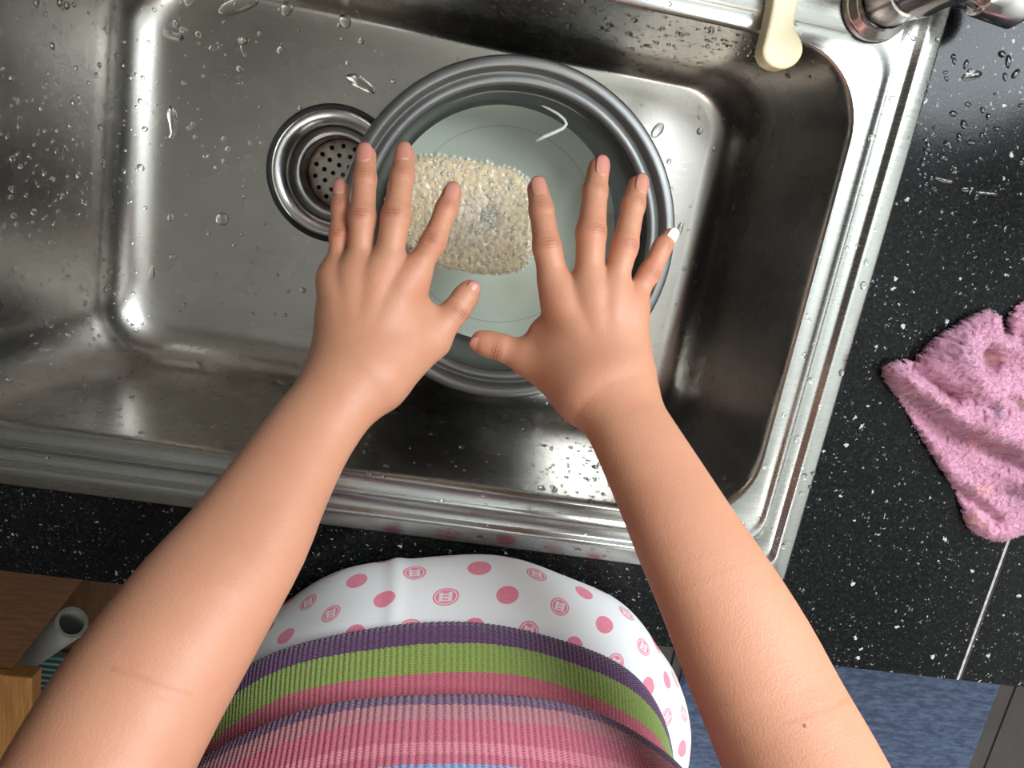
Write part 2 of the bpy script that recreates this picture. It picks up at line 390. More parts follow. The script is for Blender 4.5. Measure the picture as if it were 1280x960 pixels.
w2 = slab('worktop', JX+.0012, 1.2, -.371, YB-.002); bevel(w2, .0015)
tag(w2, 'black speckled granite slab right of the pale joint line', 'worktop')
js = box('joint_filler', (JX-.0012, -.3705, -.03), (JX+.0012, YB-.003, -.0006), 'filler'); child(js, w2); js['label'] = 'pale filler in the worktop joint'
cb = thing('base_cabinet', 'dark base cabinet carrying the black worktop', 'cabinet', (0, -.33, ZF))
for x in (-1.08, -.47, .53, 1.15): box('side_panel', (x, -.31, ZF), (x+.018, .42, -.0335), 'cab', cb)
for x0, x1 in ((-1.08, -.47), (-.46, .03), (.035, .535), (.54, 1.165)): box('door', (x0+.002, -.33, ZF+.1), (x1-.002, -.312, -.045), 'cab', cb, .002)
box('plinth', (-1.07, -.29, ZF), (1.15, -.27, ZF+.098), 'cab', cb)

# ------------------------------------------------------------------ sink
sink = thing('kitchen_sink', 'brushed stainless steel sink with wide bowl set in the black worktop', 'sink', (-.03, -.05, -.2))
BT = dict(x0=-.362, x1=.297, y0=-.2425, y1=.1435, r=.062)
BB = dict(x0=-.318, x1=.287, y0=-.228, y1=.1430, r=.060)
ZFL = -.200
DC = np.array([-.112, -.015])
def lerp(t, z, inset=0, rr=0):
    g = {k: BT[k]+(BB[k]-BT[k])*t for k in BT}
    return rrect(g['x0']+inset, g['x1']-inset*.8, g['y0']+inset, g['y1']-inset*(.38 if inset > 0 else 1), max(.012, g['r']-inset*.4), z)
loops = []
for zt, ins in ((.0035, -.0015), (.0025, .0), (-.001, .0016), (-.006, .0022)): loops.append(lerp(0, zt, ins))
FR = .042
for k in range(1, 13): loops.append(lerp(k/12, -.006+(ZFL+FR+.006)*k/12, .0022))
for k in range(1, 11):
    a = k/10*math.pi/2; loops.append(lerp(1, ZFL+FR-FR*math.sin(a), .0022+FR*(1-math.cos(a))))
loops = [densify(l, 24) for l in loops]
last = loops[-1]
ang = np.arctan2(last[:, 1]-DC[1], last[:, 0]-DC[0])
dr = np.stack([DC[0]+.066*np.cos(ang), DC[1]+.066*np.sin(ang), np.full(len(ang), ZFL-.001)], 1)
for s in (.1, .2, .35, .5, .65, .8, .92, 1.0):
    q = last*(1-s)+dr*s; q[:, 2] = ZFL-.001*s; loops.append(q)
nP = len(last)
bowlV = np.concatenate(loops); bowlQ = grid_faces(len(loops), nP)
bowl = link('bowl', npmesh('bowl', bowlV, bowlQ), 'steel'); child(bowl, sink)
# rim: ledge round the bowl, step, channel, raised outer flange
def R4(l, r_, f_, b_, rad, z): return rrect(BT['x0']-l, BT['x1']+r_, BT['y0']-f_, BT['y1']+b_, rad, z)
prof = [R4(.0015,.0015,.0015,.0015,.0630,.0035), R4(.003,.003,.003,.003,.062,.0032), R4(.0125,.0125,.0115,.0105,.030,.0030),
        R4(.0145,.0145,.0135,.0125,.028,.0042), R4(.0165,.0165,.0150,.0150,.027,.0058), R4(.0178,.0178,.0162,.0900,.022,.0056),
        R4(.0195,.0195,.0180,.0915,.021,.0030), R4(.0215,.0215,.0200,.0930,.020,.0022), R4(.0300,.0300,.0285,.1000,.013,.0022), R4(.0318,.0318,.0302,.1018,.011,.0030),
        R4(.0335,.0335,.0318,.1030,.010,.0066), R4(.0350,.0350,.0330,.1042,.009,.0072), R4(.0385,.0385,.0362,.1075,.008,.0068),
        R4(.0480,.0480,.0480,.1165,.006,.0046), R4(.0498,.0498,.0498,.1183,.005,.0034), R4(.0500,.0500,.0500,.1185,.005,.0002)]
prof = [densify(p, 24) for p in prof]
rimV = np.concatenate(prof); rimQ = grid_faces(len(prof), nP)[:, ::-1]
rim = link('rim', npmesh('rim', rimV, rimQ), 'rim'); child(rim, sink)
# drain
dcx, dcy = DC
drain = lathe_obj('drain_flange', [(.0615, ZFL+.0015), (.0605, ZFL+.0035), (.057, ZFL+.0035), (.050, ZFL+.001), (.0445, ZFL-.008), (.0425, ZFL-.018), (.0405, ZFL-.021), (.0392, ZFL-.0195), (.0380, ZFL-.021), (.0372, ZFL-.026)], 'drain', None, (dcx, dcy, 0)); child(drain, sink)
def sub(o, par):
    bpy.context.view_layer.update()
    mw = o.matrix_world.copy(); o.parent = par; o.matrix_parent_inverse = par.matrix_world.inverted(); o.matrix_world = mw; return o
g = lathe_obj('gasket', [(.0668, ZFL-.003), (.0666, ZFL+.0010), (.0635, ZFL+.0020), (.0612, ZFL+.0012), (.061, ZFL-.003)], 'rubber', None, (dcx, dcy, 0)); sub(g, drain); g['label'] = 'black rubber ring round the drain'
sub(lathe_obj('cup', [(.0372, ZFL-.024), (.0368, ZFL-.045), (.0362, ZFL-.072), (.030, ZFL-.080), (.001, ZFL-.082)], 'cup', None, (dcx, dcy, 0)), drain)
holes = [(0, 0)]+[(.0105*math.cos(a), .0105*math.sin(a)) for a in np.arange(6)*math.pi/3]+[(.020*math.cos(a), .020*math.sin(a)) for a in (np.arange(11)+.3)*2*math.pi/11]+[(.0292*math.cos(a), .0292*math.sin(a)) for a in np.arange(15)*2*math.pi/15]
# strainer plate with real holes: triangulated disc with hole outlines
bm = bmesh.new()
def circ(cx, cy, r, n): 
    vs_ = [bm.verts.new((cx+r*math.cos(2*math.pi*k/n), cy+r*math.sin(2*math.pi*k/n), 0)) for k in range(n)]
    return [bm.edges.new((vs_[k], vs_[(k+1) % n])) for k in range(n)]
ed = circ(0, 0, .0345, 64)
for hx, hy in holes: ed += circ(hx, hy, .0025, 10)
bmesh.ops.triangle_fill(bm, edges=ed, use_beauty=True)
me = bpy.data.meshes.new('strainer'); bm.to_mesh(me); bm.free()
stn = link('strainer', me, 'strainer', smooth=False); stn.location = (dcx, dcy, ZFL-.060)
so = stn.modifiers.new('s', 'SOLIDIFY'); so.thickness = .0015; sub(stn, drain); stn['label'] = 'rust-stained steel strainer with round holes'
vv, qq = lathe([(.0365, -.004), (.0362, .0035), (.0345, .004), (.034, .0005)], 64); r_ = link('strainer_rim', npmesh('strainer_rim', vv, qq), 'strainer'); r_.location = (dcx, dcy, ZFL-.060); sub(r_, drain)

# ------------------------------------------------------------------ pot, water, foam
PC = np.array([.058, -.037, ZFL])
pot = thing('cooking_pot', 'dark grey metal inner pot holding rice water in the sink', 'pot', tuple(PC))
hp = .130
def pl(name, prof, mat, n=128):
    V, Q = lathe(prof, n); me = npmesh(name, V, Q); o = link(name, me, mat); o.location = PC; return child(o, pot)
pl('pot_base', [(.0005, .0052), (.06, .0050), (.112, .0050), (.1175, .0062)], 'pot_bottom')
pl('wall', [(.1175, .0062), (.1205, .010), (.1218, .018), (.1222, .06), (.1224, hp-.022), (.1226, hp-.014), (.1232, hp-.0115)], 'pot_wall')
pl('rim', [(.1232, hp-.0115), (.1245, hp-.0095), (.127, hp-.0085), (.1300, hp-.0090), (.1325, hp-.0110), (.1338, hp-.0105), (.1350, hp-.003), (.1368, hp-.0005), (.1385, hp), (.1440, hp-.001), (.1455, hp-.0025), (.1452, hp-.005), (.142, hp-.0065), (.1385, hp-.008)], 'pot_rim')
pl('outer_wall', [(.1385, hp-.008), (.1335, hp-.013), (.126, hp-.016), (.1255, .02), (.122, .006), (.114, .0015), (.0005, .001)], 'pot_wall')
ZW = ZFL+.098
V, Q = lathe([(.0005, 0), (.03, 0), (.06, 0), (.09, 0), (.115, 0), (.1195, .0004), (.1216, .0014)], 96)
wat = link('water', npmesh('water', V, Q), 'water'); wat.location = (PC[0], PC[1], ZW)
tag(wat, 'cloudy rice-washing water filling the dark grey pot', 'water')
def inside(P, poly):
    x, y = P[:, 0], P[:, 1]; r = np.zeros(len(P), bool); n = len(poly)
    for i in range(n):
        x1, y1 = poly[i]; x2, y2 = poly[(i+1) % n]
        c = ((y1 > y) != (y2 > y)); r ^= c & (x < (x2-x1)*(y-y1)/((y2-y1) if y2 != y1 else 1e-12)+x1)
    return r
def polydist(P, poly):
    d = np.full(len(P), 9.0); n = len(poly)
    for i in range(n):
        a = np.array(poly[i]); b = np.array(poly[(i+1) % n]); ab = b-a
        t_ = np.clip(((P-a)@ab)/(ab@ab), 0, 1); d = np.minimum(d, np.linalg.norm(P-(a+t_[:, None]*ab), axis=1))
    return d
def segd(P, pts):
    d = np.full(len(P), 9.0)
    for a, b in zip(pts[:-1], pts[1:]):
        ab = b-a; t_ = np.clip(((P-a)@ab)/(ab@ab), 0, 1); d = np.minimum(d, np.linalg.norm(P-(a+t_[:, None]*ab), axis=1))
    return d
def smoothpoly(P, it=2):
    P = np.asarray(P, float)
    for _ in range(it):
        Q = np.roll(P, -1, 0); P = np.stack([.75*P+.25*Q, .25*P+.75*Q], 1).reshape(-1, P.shape[1])
    return P
def vnoise(P, scale, seed=0):
    """cheap smooth value noise in 2D or 3D"""
    P = np.asarray(P)*scale+seed*17.3; i = np.floor(P).astype(int); fz = P-i; fz = fz*fz*(3-2*fz); out = 0
    dim = P.shape[1]
    for c in range(2**dim):
        b = np.array([(c >> k) & 1 for k in range(dim)]); q = i+b
        h = np.zeros(len(P), np.int64)
        for k in range(dim): h = h*7919+q[:, k]*(104729+k*1299)
        h = (h ^ (h >> 13))*1274126177 & 0x7fffffff
        w = np.prod(np.where(b, fz, 1-fz), axis=1); out = out+w*((h % 10007)/10007)
    return out
foam_px = [(516,196),(540,193),(580,199),(612,205),(640,211),(660,224),(668,250),(669,300),(664,334),(632,345),(592,343),(552,335),(522,322),(496,302),(478,264),(484,230),(498,207)]
foam_poly = smoothpoly([W(x, y, ZW+.003)[:2] for x, y in foam_px])
lo, hi = foam_poly.min(0), foam_poly.max(0)
s_ = .0012; gx = np.arange(lo[0]-.004, hi[0]+.004, s_); gy = np.arange(lo[1]-.004, hi[1]+.004, s_)
GX, GY = np.meshgrid(gx, gy, indexing='ij'); P = np.stack([GX.ravel(), GY.ravel()], 1)
ins = inside(P, foam_poly); dd = polydist(P, foam_poly)
hc = W(612, 272, ZW)[:2]                                   # thin patch where the water shows
hd = np.linalg.norm((P-hc)*np.array([1, .9]), axis=1)+.007*(vnoise(P, 160, 3)-.5)
hgt = np.where(ins, .0045*np.clip(dd/.006, 0, 1)**.6, 0)*(1-.75*np.exp(-(hd/.0085)**4))
hgt *= .82+.36*vnoise(P, 420, 1)
keep = (ins & ~((hd < .0062) & (vnoise(P, 260, 5) > .38))).reshape(GX.shape)
idx = -np.ones(keep.size, int).reshape(keep.shape); idx[keep] = np.arange(keep.sum())
q = keep[:-1, :-1] & keep[1:, :-1] & keep[1:, 1:] & keep[:-1, 1:]
Q = np.stack([idx[:-1, :-1][q], idx[1:, :-1][q], idx[1:, 1:][q], idx[:-1, 1:][q]], 1)
kf = keep.ravel(); V = np.column_stack([P[kf], ZW+.0012+hgt[kf]])
me = npmesh('foam', V, Q)
nn = vnoise(V[:, :2], 55, 4)[:, None]; gr = np.clip(1-np.linalg.norm(V[:, :2]-hc-np.array([-.012, -.004]), axis=1)/.035, 0, 1)[:, None]
colf = np.array(srgb(222, 206, 172)[:3])*(1-nn)+np.array(srgb(214, 192, 150)[:3])*nn
colf = colf*(1-.6*gr)+np.array(srgb(220, 210, 198)[:3])*.6*gr
paint(me, colf)
foam = link('foam', me, 'foam'); tag(foam, 'patch of beige foam floating in the pot between the hands', 'foam', kind='stuff')
# bubbles on the foam
def domes(items, nseg=8, nring=3):
    """items: list of (center, normal, rx, ry, height, angle) -> one mesh of small domes"""
    a = np.linspace(0, 2*np.pi, nseg, endpoint=False); base = [];
    ph = np.linspace(0, np.pi/2, nring+1)[:-1]
    for p_ in ph: base += [(math.cos(p_)*math.cos(x), math.cos(p_)*math.sin(x), math.sin(p_)) for x in a]
    base.append((0, 0, 1)); base = np.array(base); nb = len(base)
    F = [tuple(q) for q in grid_faces(nring, nseg)]+[((nring-1)*nseg+k, (nring-1)*nseg+(k+1) % nseg, nb-1) for k in range(nseg)]
    Tr = []
    for q in F:
        Tr += [(q[0], q[1], q[2]), (q[0], q[2], q[3])] if len(q) == 4 else [q]
    Tr = np.array(Tr); Vs, Fs = [], []
    for k, (c_, n_, rx, ry, hh, an) in enumerate(items):
        n_ = np.asarray(n_, float); n_ /= np.linalg.norm(n_)
        u = np.cross(n_, [0, 1, 0] if abs(n_[1]) < .9 else [1, 0, 0]); u /= np.linalg.norm(u); w = np.cross(n_, u)
        uu = math.cos(an)*u+math.sin(an)*w; ww = np.cross(n_, uu)
        Vs.append(np.asarray(c_)+base[:, :1]*rx*uu+base[:, 1:2]*ry*ww+base[:, 2:3]*hh*n_); Fs.append(Tr+k*nb)
    return np.concatenate(Vs), np.concatenate(Fs)
items = []
cand = rng.uniform(lo, hi, (5200, 2)); ci = inside(cand, foam_poly); cand = cand[ci]; cd = polydist(cand, foam_poly)
for p_, d_ in zip(cand, cd):
    top = p_[1]-(.5*(lo[1]+hi[1])) > .0
    r0 = abs(rng.normal(.0006, .0006))+.0007 if d_ > .005 else rng.uniform(.0007, .0021)
    items.append(((p_[0], p_[1], ZW+.0045*min(1, d_/.006)**.6), (0, 0, 1), r0, r0, r0*.85, 0))
for k in range(70):                                          # a row of larger bubbles along the far edge
    n_ = len(foam_poly); e = foam_poly[int(k*n_*.34/70)]; e2 = e+rng.normal(0, .0008, 2); r0 = rng.uniform(.0016, .0032)
    items.append(((e2[0], e2[1], ZW+.0005), (0, 0, 1), r0, r0, r0*.9, 0))
for k in range(14):
    p_ = hc+rng.normal(0, .0045, 2); r0 = rng.uniform(.0012, .0026); items.append(((p_[0], p_[1], ZW+.0006), (0, 0, 1), r0, r0, r0*.8, 0))
V, Fq = domes(items); bb = link('bubbles', npmesh('bubbles', V, Fq), 'bubble'); bb['kind'] = 'stuff'; bb.parent = foam
# strand floating by the pot wall
sp_ = [W(x, y, ZW+.001) for x, y in [(677,132),(686,136),(697,142),(705,149),(708,155),(704,160),(694,165),(682,170),(670,176)]]
o = tube_obj('peel_strand', sp_, [.0006,.0010,.0012,.0013,.0015,.0016,.0016,.0016,.0015], 'strand', None, 8)
tag(o, 'thin white hooked peel strand floating near the pot wall', 'peel')

# ------------------------------------------------------------------ faucet and utensil at the back
fb = W(1096, 4, .0058)
fau = thing('faucet', 'chrome mixer faucet standing on the sink deck at the back corner', 'faucet', (fb[0], fb[1], .0058))
def fl_(name, prof, mat='chrome'):
    V, Q = lathe(prof, 48); o = link(name, npmesh(name, V, Q), mat); o.location = (fb[0], fb[1], .0058); return child(o, fau)
fl_('base_gasket', [(.0276, 0), (.0276, .0012), (.0265, .0014)], 'rubber')
fl_('base_ring', [(.0270, .001), (.0268, .006), (.0255, .009), (.0215, .0105), (.0205, .013), (.0205, .017)])
fl_('column', [(.0195, .012), (.0195, .05), (.0205, .052), (.0205, .06), (.0195, .062), (.0190, .15), (.015, .158), (.001, .16)])
a0 = np.array([fb[0], fb[1], .040])
tube_obj('side_valve', [a0+np.array([.012, .012, 0]), a0+np.array([.03, .014, 0]), a0+np.array([.055, .012, 0]), a0+np.array([.056, .012, 0])], [.014, .014, .014, .010], 'chrome', fau, 24)
tube_obj('valve_handle', [a0+np.array([.055, .012, 0]), a0+np.array([.058, .0115, 0]), a0+np.array([.085, .009, 0]), a0+np.array([.089, .009, 0])], [.0155, .0165, .0165, .0125], 'chrome', fau, 24)
tube_obj('spout', [a0+np.array([-.008, .005, .02]), a0+np.array([-.02, .0, .022]), a0+np.array([-.034, -.006, .022]), a0+np.array([-.036, -.007, .022])], [.010, .010, .010, .007], 'chrome', fau, 24)
# cream utensil
top = [(972,-60),(1003,-60),(1000,0),(993,26),(994,36),(1001,46),(1005,60),(1002,72),(992,83),(978,87),(964,83),(955,74),(953,62),(957,48),(964,18),(967,0)]
zt = .024
op = smoothpoly([W(x, y, zt)[:2] for x, y in top], 2); n_ = len(op); cc = op.mean(0)
V = []; 
for sc, z in ((1.0, zt-.0150), (1.0, zt-.0015), (.97, zt-.0004), (.90, zt)):
    nrm = np.roll(op, -1, 0)-np.roll(op, 1, 0); nrm = np.stack([nrm[:, 1], -nrm[:, 0]], 1); nrm /= np.linalg.norm(nrm, axis=1)[:, None]
    sgn = np.sign(((op-cc)*nrm).sum(1).mean()); V += [(*(p_-sgn*k_*(1-sc)*.02), z) for p_, k_ in zip(op, nrm)]
F = [tuple(q) for q in grid_faces(4, n_)]+[tuple(range(3*n_, 4*n_)), tuple(range(n_))[::-1]]
o = link('utensil_handle', mesh('utensil_handle', V, F), 'cream', smooth=False)
tag(o, 'cream plastic utensil handle with round end jutting over the sink rim', 'utensil')
bm = bmesh.new(); bm.from_mesh(o.data); bmesh.ops.recalc_face_normals(bm, faces=bm.faces); bm.to_mesh(o.data); bm.free()

# ------------------------------------------------------------------ the person
def roundcone(P, a, b, r1, r2):
    ba = b-a; l2 = ba@ba; rr = r1-r2; a2 = l2-rr*rr; il2 = 1/l2
    pa = P-a; y = pa@ba; z = y-l2; x2 = ((pa*l2-y[:, None]*ba)**2).sum(1)
    y2 = y*y*l2; z2 = z*z*l2; k = np.sign(rr)*rr*rr*x2
    out = (np.sqrt(np.maximum(x2*a2*il2, 0))+y*rr)*il2-r1
    m1 = np.sign(z)*a2*z2 > k; m2 = (np.sign(y)*a2*y2 < k) & ~m1
    out[m1] = np.sqrt(x2[m1]+z2[m1])*il2-r2
    out[m2] = np.sqrt(x2[m2]+y2[m2])*il2-r1
    return out.astype(np.float32)
def smin(a, b, k):
    h = np.maximum(k-np.abs(a-b), 0)/k; return np.minimum(a, b)-h*h*k*.25
class Arm:
    """one arm: finger chains, palm bones, forearm; keypoints in photo pixels with their distance"""
    def __init__(s, fingers, thumb, wrist, fore, sd):
        s.fing = []; s.joint = []; s.nails = []
        s.wr = D(*wrist[:3])
        mc = [D(f[0][0], f[0][1], f[0][2]) for f in fingers]
        nrm = np.cross(mc[0]-s.wr, mc[-1]-s.wr); nrm /= np.linalg.norm(nrm)
        if nrm[2] < 0: nrm = -nrm
        s.n = nrm; s.palm = []; s.bump = []
        for f in fingers+[thumb]:
            P_ = [D(*k[:3]) for k in f]; R_ = [k[3]/2*k[2]/FPX*(1.0, 1.02, 1.06, 1.08, 1.16)[i_] for i_, k in enumerate(f)]
            t_ = P_[-1]-P_[-2]; t_ /= np.linalg.norm(t_); P_[-1] = P_[-1]-t_*R_[-1]
            s.fing.append((P_, R_))
        s.mc = mc
        for k, (P_, R_) in enumerate(s.fing):
            th = k == len(s.fing)-1
            roll = (fingers+[thumb])[k][-1][4]
            t_ = P_[-1]-P_[-2]; t_ /= np.linalg.norm(t_)
            n0 = s.n-t_*(s.n@t_); n0 /= np.linalg.norm(n0); b0 = np.cross(t_, n0)
            nn_ = math.cos(roll)*n0+math.sin(roll)*b0
            s.nails.append((P_[-1], t_, nn_, R_[-1], k))
            for j, P0, rr in ([(1, P_[2], R_[2]), (2, P_[3], R_[3])] if not th else [(2, P_[2], R_[2])]):
                tj = P_[j+2 if not th else 3]-P_[j if not th else 1]; tj /= np.linalg.norm(tj)
                nj = nn_-tj*(nn_@tj); nj /= np.linalg.norm(nj)
                s.joint.append((P0, tj, nj, np.cross(tj, nj), rr, 1.0 if j == 1 or th else .6))
        s.fore = [(D(x, y, d), hw*d/FPX) for x, y, d, hw in fore]
        s.wrist_hw = wrist[3]*wrist[2]/FPX; s.sd = sd
    def cones(s):
        """(group, a, b, r1, r2)"""
        L = []
        for k, (P_, R_) in enumerate(s.fing):
            for j in range(len(P_)-1):
                L.append(('F%d' % k, P_[j], P_[j+1], R_[j], R_[j+1]))
        ax = s.wr-s.mc[1]; ax /= np.linalg.norm(ax); side = np.cross(ax, s.n)
        side *= np.sign(side@(s.mc[0]-s.mc[-1])); s.side = side
        wid = s.wrist_hw
        for k, p in enumerate(s.mc):
            c0 = s.wr+side*wid*(.45-.30*k)-ax*.004
            r_m = (.0128, .0130, .0125, .0118)[k]
            L.append(('P', c0-s.n*.004, p-s.n*.003, .0165, r_m))
        tb = s.fing[-1][0]
        L.append(('P', s.wr+side*wid*.40-s.n*.006-ax*.006, tb[1], .0155, s.fing[-1][1][1]*1.0))
        L.append(('P', .55*tb[1]+.45*s.wr-s.n*.002, .5*s.mc[0]+.5*tb[1]-s.n*.008, .013, .008))
        L.append(('P', s.wr-side*wid*.36-s.n*.007, s.mc[3]*.6+s.wr*.4-side*.003-s.n*.007, .0150, .0125))
        ctl = np.array([[*p, q] for p, q in [(s.wr, wid)]+s.fore]); pts = []
        for i in range(len(ctl)-1):
            p0, p1, p2, p3 = ctl[max(i-1, 0)], ctl[i], ctl[i+1], ctl[min(i+2, len(ctl)-1)]
            for t_ in np.arange(3)/3: pts.append(.5*((2*p1)+(-p0+p2)*t_+(2*p0-5*p1+4*p2-p3)*t_*t_+(-p0+3*p1-3*p2+p3)*t_**3))
        pts.append(ctl[-1]); pts = [(p[:3], p[3]) for p in pts]
        for (a, ra), (b, rb) in zip(pts[:-1], pts[1:]):
            t_ = b-a; t_ /= np.linalg.norm(t_); sd_ = s.side-t_*(s.side@t_); sd_ /= np.linalg.norm(sd_)
            fa = np.clip((.052-ra)/.03, .18, .36); fb_ = np.clip((.052-rb)/.03, .18, .36)
            for q in (-1, 1): L.append(('A%d' % q, a+sd_*q*ra*fa, b+sd_*q*rb*fb_, ra*(1-fa), rb*(1-fb_)))
        for k, p in enumerate(s.mc):                      # knuckle heads and extensor tendons
            L.append(('K', p+s.n*.0035, p+s.n*.0034+(s.fing[k][0][1]-p)*.15, .0092, .0088))
            L.append(('T', p*.86+s.wr*.14+s.n*.0066, p*.32+s.wr*.68+s.n*.0075, .0028, .0022))
        return L
    def sdf(s, P, L):
        g = {}
        for nm, a, b, r1, r2 in L:
            k = {'P': .022, 'A': .020, 'K': .004, 'T': .003}.get(nm, .004)
            key = nm
            d = roundcone(P, a, b, r1, r2)
            if key not in g: g[key] = d
            elif nm[0] == 'A' and len(nm) > 1: g[key] = np.minimum(g[key], d)
            else: g[key] = smin(g[key], d, k)
        if 'A-1' in g and 'A1' in g: g['A'] = smin(g['A-1'], g['A1'], .030)
        elif 'A-1' in g or 'A1' in g: g['A'] = g.get('A-1', g.get('A1'))
        out = None
        for key in ('P', 'A'):
            if key in g: out = g[key] if out is None else smin(out, g[key], .022)
        for key in ('K', 'T'):
            if key in g: out = g[key] if out is None else smin(out, g[key], .014)
        fs = None
        for key in g:
            if key[0] == 'F': fs = g[key] if fs is None else np.minimum(fs, g[key])
        if fs is not None: out = fs if out is None else smin(out, fs, .009)
        return out
    def crease(s, P):
        cr = np.zeros(len(P), np.float32)
        for J, t_, n_, b_, r_, amp in s.joint:
            d = P-J; m = (d*d).sum(1) < (.017)**2
            if not m.any(): continue
            d = d[m]; a = d@t_; h = d@n_; w = d@b_
            g = 0
            for o_, am in ((-.0034, .55), (-.0012, 1.0), (.0012, 1.0), (.0036, .6)):
                g = g+am*np.exp(-((a-o_*(1+.4*(w/r_)**2*-1))/.00075)**2)
            g = g*np.exp(-(w/(r_*.75))**2)*np.clip(h/(r_*.5), 0, 1)*amp
            cr[m] = np.maximum(cr[m], g)
        return cr
def surface_nets(arm, h):
    L = arm.cones(); N = 16
    lo = np.min([np.minimum(a-r1, b-r2) for _, a, b, r1, r2 in L], 0)-.004; hi = np.max([np.maximum(a+r1, b+r2) for _, a, b, r1, r2 in L], 0)+.004
    nb = np.ceil((hi-lo)/(h*N)).astype(int)
    B = np.stack(np.meshgrid(*[np.arange(k) for k in nb], indexing='ij'), -1).reshape(-1, 3)
    ctr = lo+(B+.5)*N*h; rad = N*h*.5*math.sqrt(3)
    prim = np.stack([roundcone(ctr, a, b, r1, r2) for _, a, b, r1, r2 in L], 1)
    whole = arm.sdf(ctr, L)
    act = np.where(np.abs(whole) < rad*1.25+.002)[0]
    off = np.stack(np.meshgrid(*[np.arange(N+1)]*3, indexing='ij'), -1).reshape(-1, 3)
    big = int(nb.max()*N+4); KV, VV, FF = [], [], []
    key = lambda c: (c[:, 0].astype(np.int64)*big+c[:, 1])*big+c[:, 2]
    for bi in act:
        sel = [L[k] for k in np.where(prim[bi] < whole[bi]+rad*2+.030)[0]]
        g0 = B[bi]*N; P = lo+(g0+off)*h
        v = arm.sdf(P, sel)+arm.crease(P)*.00060
        v = v.reshape(N+1, N+1, N+1); sgn = v < 0
        if sgn.all() or not sgn.any(): continue
        c8 = [sgn[i:N+i, j:N+j, k:N+k] for i in (0, 1) for j in (0, 1) for k in (0, 1)]
        cnt = sum(c.astype(np.int8) for c in c8); cells = np.argwhere((cnt > 0) & (cnt < 8))
        acc = np.zeros((len(cells), 3)); num = np.zeros(len(cells))
        ci, cj, ck = cells.T
        for ax in range(3):
            for p in (0, 1):
                for q in (0, 1):
                    o0 = np.zeros(3, int); oth = [x for x in range(3) if x != ax]; o0[oth[0]] = p; o0[oth[1]] = q; o1 = o0.copy(); o1[ax] = 1
                    va = v[ci+o0[0], cj+o0[1], ck+o0[2]]; vb = v[ci+o1[0], cj+o1[1], ck+o1[2]]
                    m = (va < 0) != (vb < 0); t_ = np.where(m, va/np.where(m, va-vb, 1), 0)
                    pt = o0[None, :]+t_[:, None]*(o1-o0)[None, :]; acc[m] += pt[m]; num[m] += 1
        VV.append(lo+(g0+cells+acc/num[:, None])*h); KV.append(key(cells+g0))
        for ax in range(3):
            e = [slice(0, N)]*3; f_ = [slice(0, N)]*3; f_[ax] = slice(1, N+1)
            s0 = sgn[tuple(e)]; s1 = sgn[tuple(f_)]; x = np.argwhere(s0 != s1)
            if not len(x): continue
            fl = s0[tuple(x.T)]; x = x+g0; u = np.zeros(3, int); w = np.zeros(3, int); u[(ax+1) % 3] = 1; w[(ax+2) % 3] = 1
            q4 = np.stack([key(x-u-w), key(x-w), key(x), key(x-u)], 1); q4[~fl] = q4[~fl][:, ::-1]; FF.append(q4)
    K = np.concatenate(KV); V = np.concatenate(VV); F = np.concatenate(FF)
    order = np.argsort(K); K = K[order]; V = V[order]
    pos = np.clip(np.searchsorted(K, F), 0, len(K)-1); ok = (K[pos] == F).all(1)
    return V, pos[ok]
# keypoints: (px, py, distance, width_px [, nail roll]) knuckle, web, middle joint, end joint, tip
dm = .570
LEFT = Arm(
    fingers=[[(511,353,.570,34),(522,336,.569,33),(542,302,.567,29),(558,262,.575,25),(568,233,.583,21,.15)],
             [(476,346,.567,36),(486,323,.566,36),(495,271,.565,34),(503,221,.574,27),(507,183,.584,22,.0)],
             [(445,349,.568,33),(449,325,.567,30),(453,272,.566,31),(456,224,.574,26),(458,184,.584,22,.0)],
             [(419,350,.573,28),(422,332,.573,24),(424.5,293,.572,23),(426,258,.577,20.5),(427,227,.584,17,-.1)]],
    thumb=[(506,452,.580,42),(541,426,.586,37),(570,388,.588,31),(581,372,.590,28),(594,352,.592,23,.55)],
    wrist=(449,468,.562,53),
    fore=[(432,486,.556,52),(389,541,.536,56),(351,602,.512,64),(306,677,.484,79),(255,749,.458,90),(182,859,.427,101),(127,955,.405,107),(70,1060,.38,112)], sd=1)
RIGHT = Arm(
    fingers=[[(701,375,.570,36),(692,349,.569,38),(684,309,.567,33),(677,263,.575,28),(670,226,.583,23,.05)],
             [(739,371,.567,38),(737,344,.566,36),(739,291,.565,35),(744,240,.574,28),(750,199,.583,23,.35)],
             [(766,377,.568,35),(769,350,.567,33),(781,308,.566,31),(792,256,.574,26),(800,222,.583,22,.35)],
             [(787,391,.574,30),(793,371,.574,28),(812,341,.574,25),(828,309,.579,21.5),(842,288,.584,17,.35)]],
    thumb=[(700,468,.580,44),(661,448,.586,38),(625,434,.588,31),(610,430,.590,29),(589,423,.592,24,-.75)],
    wrist=(757,487,.562,55),
    fore=[(768,503,.556,50),(790,541,.540,52),(828,611,.515,60),(860,672,.494,68),(897,739,.474,77),(935,814,.456,86),(970,888,.438,91),(1005,960,.42,97),(1040,1040,.40,104)], sd=-1)
